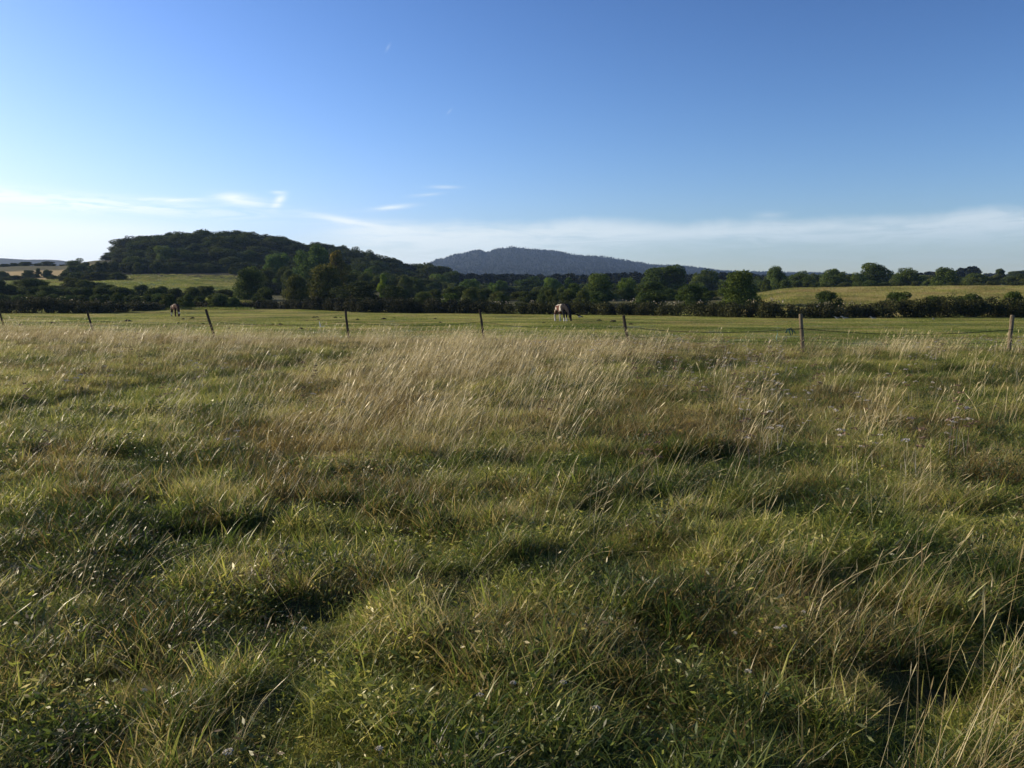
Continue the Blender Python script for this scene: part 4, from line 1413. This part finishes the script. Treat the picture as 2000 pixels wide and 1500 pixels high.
def horse(name, loc, rz, colour, label, group, mane_m, tail_m, scale=1.0, head_turn=0.0):
    V = [(-.55, 0, 1.06), (-.80, 0, 1.10), (-.12, 0, 1.01), (.38, 0, 1.02), (.60, 0, 1.06), (.84, head_turn * .2, .93), (1.05, head_turn * .6, .68), (1.17, head_turn * .9, .42),
         (1.23, head_turn, .28), (1.29, head_turn * 1.05, .13), (1.30, head_turn * 1.08, .06)]
    Rr = [(.30, .31), (.19, .21), (.31, .32), (.28, .31), (.22, .29), (.17, .24), (.13, .19), (.095, .12), (.085, .125), (.06, .075), (.05, .055)]
    E = [(0, 1), (0, 2), (2, 3), (3, 4), (4, 5), (5, 6), (6, 7), (7, 8), (8, 9), (9, 10)]
    hx = {-1: -.10, 1: .08}
    for s in (-1, 1):
        b = len(V)
        o_ = hx[s]
        V += [(-.60, .15 * s, .86), (-.55 + o_ * .3, .17 * s, .70), (-.76 + o_, .16 * s, .47), (-.71 + o_, .16 * s, .16), (-.67 + o_, .16 * s, .07), (-.65 + o_, .16 * s, .015)]
        Rr += [.17, .12, .062, .052, .075, .072]
        E += [(0, b), (b, b + 1), (b + 1, b + 2), (b + 2, b + 3), (b + 3, b + 4), (b + 4, b + 5)]
        b = len(V)
        o2 = -hx[s]
        V += [(.42, .15 * s, .82), (.40 + o2 * .3, .16 * s, .66), (.45 + o2, .15 * s, .42), (.45 + o2, .15 * s, .16), (.47 + o2, .15 * s, .07), (.49 + o2, .15 * s, .015)]
        Rr += [.13, .095, .062, .048, .072, .07]
        E += [(3, b), (b, b + 1), (b + 1, b + 2), (b + 2, b + 3), (b + 3, b + 4), (b + 4, b + 5)]
        b = len(V)
        V += [(1.11, head_turn * .85 + .055 * s, .47), (1.05, head_turn * .85 + .075 * s, .52)]      # ears
        Rr += [.022, .008]
        E += [(7, b), (b, b + 1)]
    me = skin_mesh('horse_body', V, E, Rr, m_coat, 2, 0, colour)
    e = bpy.data.objects.new(name, None)
    C.objects.link(e)
    e.location = loc
    e.rotation_euler = (0, 0, rz)
    e.scale = (scale,) * 3
    obj('body', me, e)
    tp = [(-.92, 0, 1.16), (-1.0, 0, 1.05), (-1.04, 0, .80), (-1.03, .02, .52), (-1.0, .03, .34)]
    obj('tail', poly_mesh('tail', [tube(tp, [.035, .055, .075, .065, .015], 9)], tail_m), e)
    tb = []
    for k_ in range(26):
        t_ = k_ / 25
        P = [Vector((.55, 0, 1.31)), Vector((.86, head_turn * .2, 1.12)), Vector((1.10, head_turn * .6, .84)), Vector((1.235, head_turn * .9, .52))]
        f = t_ * 3
        i_ = min(int(f), 2)
        p_ = P[i_].lerp(P[i_ + 1], f - i_)
        side = -1
        d_ = Vector((-.02, side * .13, -.10 - .06 * math.sin(k_ * 2.1)))
        tb.append(tube([p_, p_ + d_ * .5 + Vector((0, side * .03, .02)), p_ + d_ + Vector((0, side * .02, -.10))], [.03, .028, .006], 5))
    obj('mane', poly_mesh('mane', tb, mane_m), e)
    tb = []
    for sx_ in (-1, 1):
        tb.append(sx_)
    me_e = bpy.data.meshes.new('eye')
    import bmesh
    bm = bmesh.new()
    bmesh.ops.create_uvsphere(bm, u_segments=8, v_segments=6, radius=.022)
    bm.to_mesh(me_e)
    bm.free()
    me_e.materials.append(m_hair_dark)
    for sx_ in (-1, 1):
        obj('eye', me_e, e, (1.20, head_turn * .95 + .085 * sx_, .36))
    tag(e, label, 'horse', group)
    return e


def patches(co, seed, sc, th):
    n_ = fbm(co[:, 0] * sc + seed, co[:, 2] * sc + co[:, 1] * sc * .7, seed, 2)
    return sstep(n_, th - .03, th + .03)[:, None]


def coat_near(co):
    x_, y_, z_ = co[:, 0], co[:, 1], co[:, 2]
    c = np.tile(RD, (len(co), 1))                       # brown rump and flank
    w_ = sstep(x_, .0, .06)[:, None]
    c = c * (1 - w_) + WH * w_                          # white behind the shoulder
    w_ = (sstep(z_ - .12 * x_, 1.20, 1.26) * (1 - sstep(x_, -.3, -.1)))[:, None]
    c = c * (1 - w_) + WH * w_
    w_ = (1 - sstep(x_, -.86, -.78))[:, None]
    c = c * (1 - w_) + WH * w_
    w_ = sstep(x_ + (z_ - 1.0) * .25, .17, .22)[:, None]
    c = c * (1 - w_) + BK * w_                          # black forehand, neck and head
    for ax, az_, rx_, rz_ in ((-.15, 1.30, .2, .05), (-.50, .92, .07, .12)):
        w_ = (1 - sstep(((x_ - ax) / rx_) ** 2 + ((z_ - az_) / rz_) ** 2, .8, 1.2))[:, None]
        c = c * (1 - w_) + WH * w_
    w_ = ((1 - sstep(z_, .72, .80)) * (x_ < .3))[:, None]
    c = c * (1 - w_) + np.where((z_ > .52)[:, None], BR, WH) * w_
    w_ = (1 - sstep(z_, .26, .32))[:, None] * (x_ < .95)[:, None]
    c = c * (1 - w_) + WH * w_
    hind = ((x_ < -.3) & (z_ < .50))[:, None]
    return np.where(hind, WH, c)


def coat_far(co):
    x_, y_, z_ = co[:, 0], co[:, 1], co[:, 2]
    c = np.tile(BR * .55, (len(co), 1))
    for ax, az_, rx_, rz_ in ((-.93, 1.05, .13, .22), (-.62, .98, .09, .20), (.02, 1.12, .09, .12), (.16, 1.30, .12, .06)):
        w_ = (1 - sstep(((x_ - ax) / rx_) ** 2 + ((z_ - az_) / rz_) ** 2, .8, 1.2))[:, None]
        c = c * (1 - w_) + WH * w_
    w_ = ((x_ < -.2) & (y_ < 0) & (z_ < .42))[:, None] * 1.0
    c = c * (1 - w_) + WH * w_
    w_ = (((x_ > 1.08) & (z_ > .34) & (z_ < .5)))[:, None] * 1.0
    c = c * (1 - w_) + WH * w_
    w_ = ((z_ < .14) & (x_ < .9))[:, None] * 1.0
    return c * (1 - w_) + BR * .6 * w_


x_, y_ = ground_at(1098, 628)
horse('horse', (x_, y_, float(height(x_, y_)) - .0), R(-64), coat_near, 'near piebald cob grazing, brown and white rump, black forehand, white feathered feet', 'grazing horses', m_hair_dark, m_hair_pale, 1.02)
x_, y_ = ground_at(343, 618.5)
horse('horse', (x_, y_, float(height(x_, y_)) - .0), R(-52), coat_far, 'smaller looking far horse at the left, dark with white patches, head down', 'grazing horses', m_hair_dark, m_hair_dark, .95)


def bird_mesh(name, colour, m):
    V = [(0, 0, .17), (-.10, 0, .155), (-.22, 0, .12), (-.36, 0, .10), (.09, 0, .20), (.14, 0, .27), (.19, 0, .27), (.25, 0, .26), (0, .03, .08), (.01, .03, .0), (0, -.03, .08), (.01, -.03, .0)]
    Rr = [.075, .07, (.045, .03), (.03, .01), .055, .04, .03, .008, .015, .008, .015, .008]
    E = [(0, 1), (1, 2), (2, 3), (0, 4), (4, 5), (5, 6), (6, 7), (0, 8), (8, 9), (0, 10), (10, 11)]
    return skin_mesh(name, V, E, Rr, m, 2, 0, colour)


def mag(co):
    c = np.tile(BK, (len(co), 1))
    return np.where(((co[:, 2] < .17) & (co[:, 0] > -.14) & (co[:, 0] < .10) & (co[:, 2] > .09))[:, None], WH, c)


def gull(co):
    c = np.tile(np.array([.50, .47, .40]), (len(co), 1))
    return np.where(((co[:, 2] > .17) & (co[:, 0] < .08))[:, None], np.array([.10, .10, .10]), c)


b1, b2 = bird_mesh('magpie', mag, m_coat), bird_mesh('gull', gull, m_coat)
x_, y_ = ground_at(1131, 622.5)
o = obj('magpie', b1, None, (x_, y_, float(height(x_, y_))))
o.rotation_euler = (0, 0, R(200))
o.scale = (1.3,) * 3
tag(o, 'small black and white bird on the pasture right of the near horse', 'bird')
for (px, py, rz, sc, lab) in ((1634, 623.5, 200, 1.3, 'leftmost of the pale birds resting under the right hedge'), (1648, 623.5, 190, 1.5, 'pale bird close beside the leftmost one under the right hedge'),
                              (1704, 624, 195, 1.4, 'pale bird alone below the gap in the right hedge'), (1823, 625.5, 230, 1.1, 'smallest pale bird, farthest right under the tall hedge')):
    x_, y_ = ground_at(px, py)
    o = obj('bird', b2, None, (x_, y_, float(height(x_, y_))))
    o.rotation_euler = (0, 0, R(rz))
    o.scale = (sc * .9, sc * .9, sc * .6)
    tag(o, lab, 'bird', 'pale birds under the hedge')

# ------------------------------------------------------------------ white umbels
m_umbel = plain('yarrow_florets', (.55, .50, .38), .8, var=.3, scale=60)
m_dead = plain('dead_umbel', (.22, .16, .11), .9, var=.4, scale=60)
m_stem = plain('umbel_stem', (.10, .10, .045), .8)


def umbel_head(seed, rad_, z0, n_=60, fl=.006):
    g = np.random.default_rng(seed)
    r_ = rad_ * np.sqrt(g.random(n_))
    a = g.random(n_) * 6.283
    c = np.stack([r_ * np.cos(a), r_ * np.sin(a), z0 + .012 - r_ * r_ / rad_ * .35 + g.normal(0, .002, n_)], -1)
    return leaf_quads(c, g.normal(0, .5, (n_, 3)) + np.array([0, 0, 1]), fl, g, 1.0)


UM = []
for s in range(3):
    H_ = .30
    V = umbel_head(90 + s, .032, H_, 90, .009)
    lo, st, to = quads(len(V) // 4)
    hd = mk_mesh('umbel', V, lo, st, to, m_umbel)
    tb = [tube([(0, 0, -.02), (.01, 0, .15), (0, 0, H_ - .04)], [.0022, .002, .0016], 5)]
    for k_ in range(7):
        a = k_ * .9
        tb.append(tube([(0, 0, H_ - .04), (.018 * math.cos(a), .018 * math.sin(a), H_)], [.001, .0008], 4))
    UM.append((hd, poly_mesh('umbel_stem', tb, m_stem)))
UMP = [(1515, 1228, 1.1, 'pair leader: largest white umbel in the right foreground'), (1532, 1226, .8, None), (1465, 1314, 1.0, 'white umbel below and left of the largest one in the right foreground'), (1103, 1332, .9, 'small white umbel right of bottom centre'),
       (1000, 1334, .8, 'small white umbel near bottom centre'), (1160, 1384, 1.0, 'white umbel at the bottom, right of centre'), (740, 1468, .9, 'white umbel at the bottom edge, left of centre'),
       (450, 1472, 1.2, 'ragged white umbel at the bottom left'), (940, 1358, .9, 'white umbel just left of bottom centre'), (593, 1227, .9, 'pale round head in the dark hollow, left foreground'), (1567, 1198, .7, 'greenish white umbel above the largest one'),
       (280, 1352, .7, 'tiny white umbel in the lower left meadow'), (1440, 1238, .6, 'tiny white umbel left of the largest one'), (1655, 955, .9, 'white umbel among dark weeds at the right'), (1835, 868, .8, 'white umbel far right among brown weeds')]
UMP[0] = (1515, 1228, 1.1, 'largest white umbel in the right foreground')
UMP[1] = (1532, 1226, .8, 'smaller white umbel touching the largest one on its right')
for i, (px, py, sc, lab) in enumerate(UMP):
    # head seen at px,py; the plant stands where its head height meets that line of sight
    hh = .17
    u_ = (750 - py) / F
    dy_, dz_ = CP + u_ * SP, -SP + u_ * CP
    t_ = 1.5
    while CAM_H + dz_ * t_ > float(height((px - 1000) / F * t_, dy_ * t_)) + hh and t_ < 40:
        t_ += .01
    x_, y_ = (px - 1000) / F * t_, dy_ * t_
    zg = float(height(x_, y_))
    s_ = hh / .30
    e = bpy.data.objects.new('yarrow', None)
    C.objects.link(e)
    e.location = (x_, y_, zg)
    e.rotation_euler = (0, .05, i * 1.3)
    e.scale = (sc * .45, sc * .45, s_)
    obj('flower_head', UM[i % 3][0], e)
    obj('stem', UM[i % 3][1], e)
    tag(e, lab, 'flower', 'white umbels in the foreground')
# the uncountable dead and pale heads of mid meadow
m_heads = veg_mat('seed_umbels', [(0, (.40, .36, .27)), (1, (.62, .58, .50))], [(0, (.14, .09, .06)), (1, (.30, .21, .14))], .1, .8, .1)
K_um = []
for s in range(4):
    pcs = []
    g_ = random.Random(s)
    for k_ in range(5):
        H_ = g_.uniform(.28, .48)
        V = umbel_head(950 + s * 10 + k_, .035, H_, 26, .016)
        V = V + np.array([g_.uniform(-.12, .12), g_.uniform(-.12, .12), 0])
        lo, st, to = quads(len(V) // 4)
        pcs.append((V, lo, to, np.full(len(V), g_.random()), np.full(len(V), g_.random())))
    pcs.append(blades(8, .12, .25, .45, .004, .1, .15, .3, WD, 2, seed=970 + s))
    K_um.append(tuft_mesh('umbels', join(*pcs), m_heads))
x, y, g = meadow_points(2.5, 32, 3.0, 41)
px, py = project(x, y, height(x, y))
k = gmap(px, py, [(1380, 740, 160, 55, .9), (1450, 790, 140, 40, .8), (1300, 700, 200, 40, .5), (1850, 900, 180, 70, .6), (1500, 960, 250, 80, .3), (1900, 690, 160, 24, .5), (1330, 960, 120, 40, .5)]) + .03
m_ = g.random(len(x)) < k
x, y = x[m_], y[m_]
n = len(x)
scatter('faded_umbels', K_um, x, y, height(x, y), g.random(n) * 6.28, .6 + .6 * g.random(n), g.integers(0, 4, n), np.clip(g.normal(.55, .3, n), 0, 1), g.random(n),
        label='pale and brown faded umbels scattered over the right half of the meadow', cat='flowers')

# the bundle of long straw in the right foreground corner
K_big = [tuft_mesh('long_straw', blades(7, .10, .50, .95, .0024, .60, .30, 1.0, .30, 6, seed=560 + s, head=.09, headw=.005), m_straw) for s in range(4)]
bp = [(1790, 1500), (1760, 1530), (1830, 1540), (1860, 1500), (1900, 1545), (1800, 1580), (1960, 1520), (1920, 1470), (1600, 1330), (1540, 1290), (1640, 1260), (1700, 1510)]
bx_, by_ = np.array([ground_at(*p_) for p_ in bp]).T
by_ = by_ - .1
n = len(bp)
scatter('long_straw', K_big, bx_, by_, height(bx_, by_), np.array([.1, .25, -.1, .0, -.25, .3, -.2, .1, .2, 0, .1, .3]), np.array([.9, .85, .95, .8, .9, .85, .8, .7, .6, .6, .6, .6]), np.arange(n) % 4, np.full(n, .95), np.linspace(.1, .6, n),
        label='bundle of long pale straw bent over the hollow in the right foreground corner', cat='grass')

# ------------------------------------------------------------------ air
HAZE = 0.0001
hm = bpy.data.materials.new('air')
hm.use_nodes = True
t = NT(hm.node_tree)
t.n.clear()
out = t.node('ShaderNodeOutputMaterial')
pv = t.node('ShaderNodeVolumePrincipled')
pv.inputs['Color'].default_value = (.42, .64, 1.0, 1)
pv.inputs['Density'].default_value = HAZE
pv.inputs['Anisotropy'].default_value = 0.2
t.l.new(pv.outputs[0], out.inputs['Volume'])
zlo = float(gz.min()) - 1.0
zhi = 260.0
v = [(sx * 5200, sy * 5200, sz) for sx in (-1, 1) for sy in (-1, 1) for sz in (zlo, zhi)]
fc = [(0, 1, 3, 2), (4, 6, 7, 5), (0, 4, 5, 1), (2, 3, 7, 6), (0, 2, 6, 4), (1, 5, 7, 3)]
me = bpy.data.meshes.new('haze')
me.from_pydata(v, [], fc)
me.materials.append(hm)
tag(obj('haze', me), kind='stuff')
print('wood trees', nW)
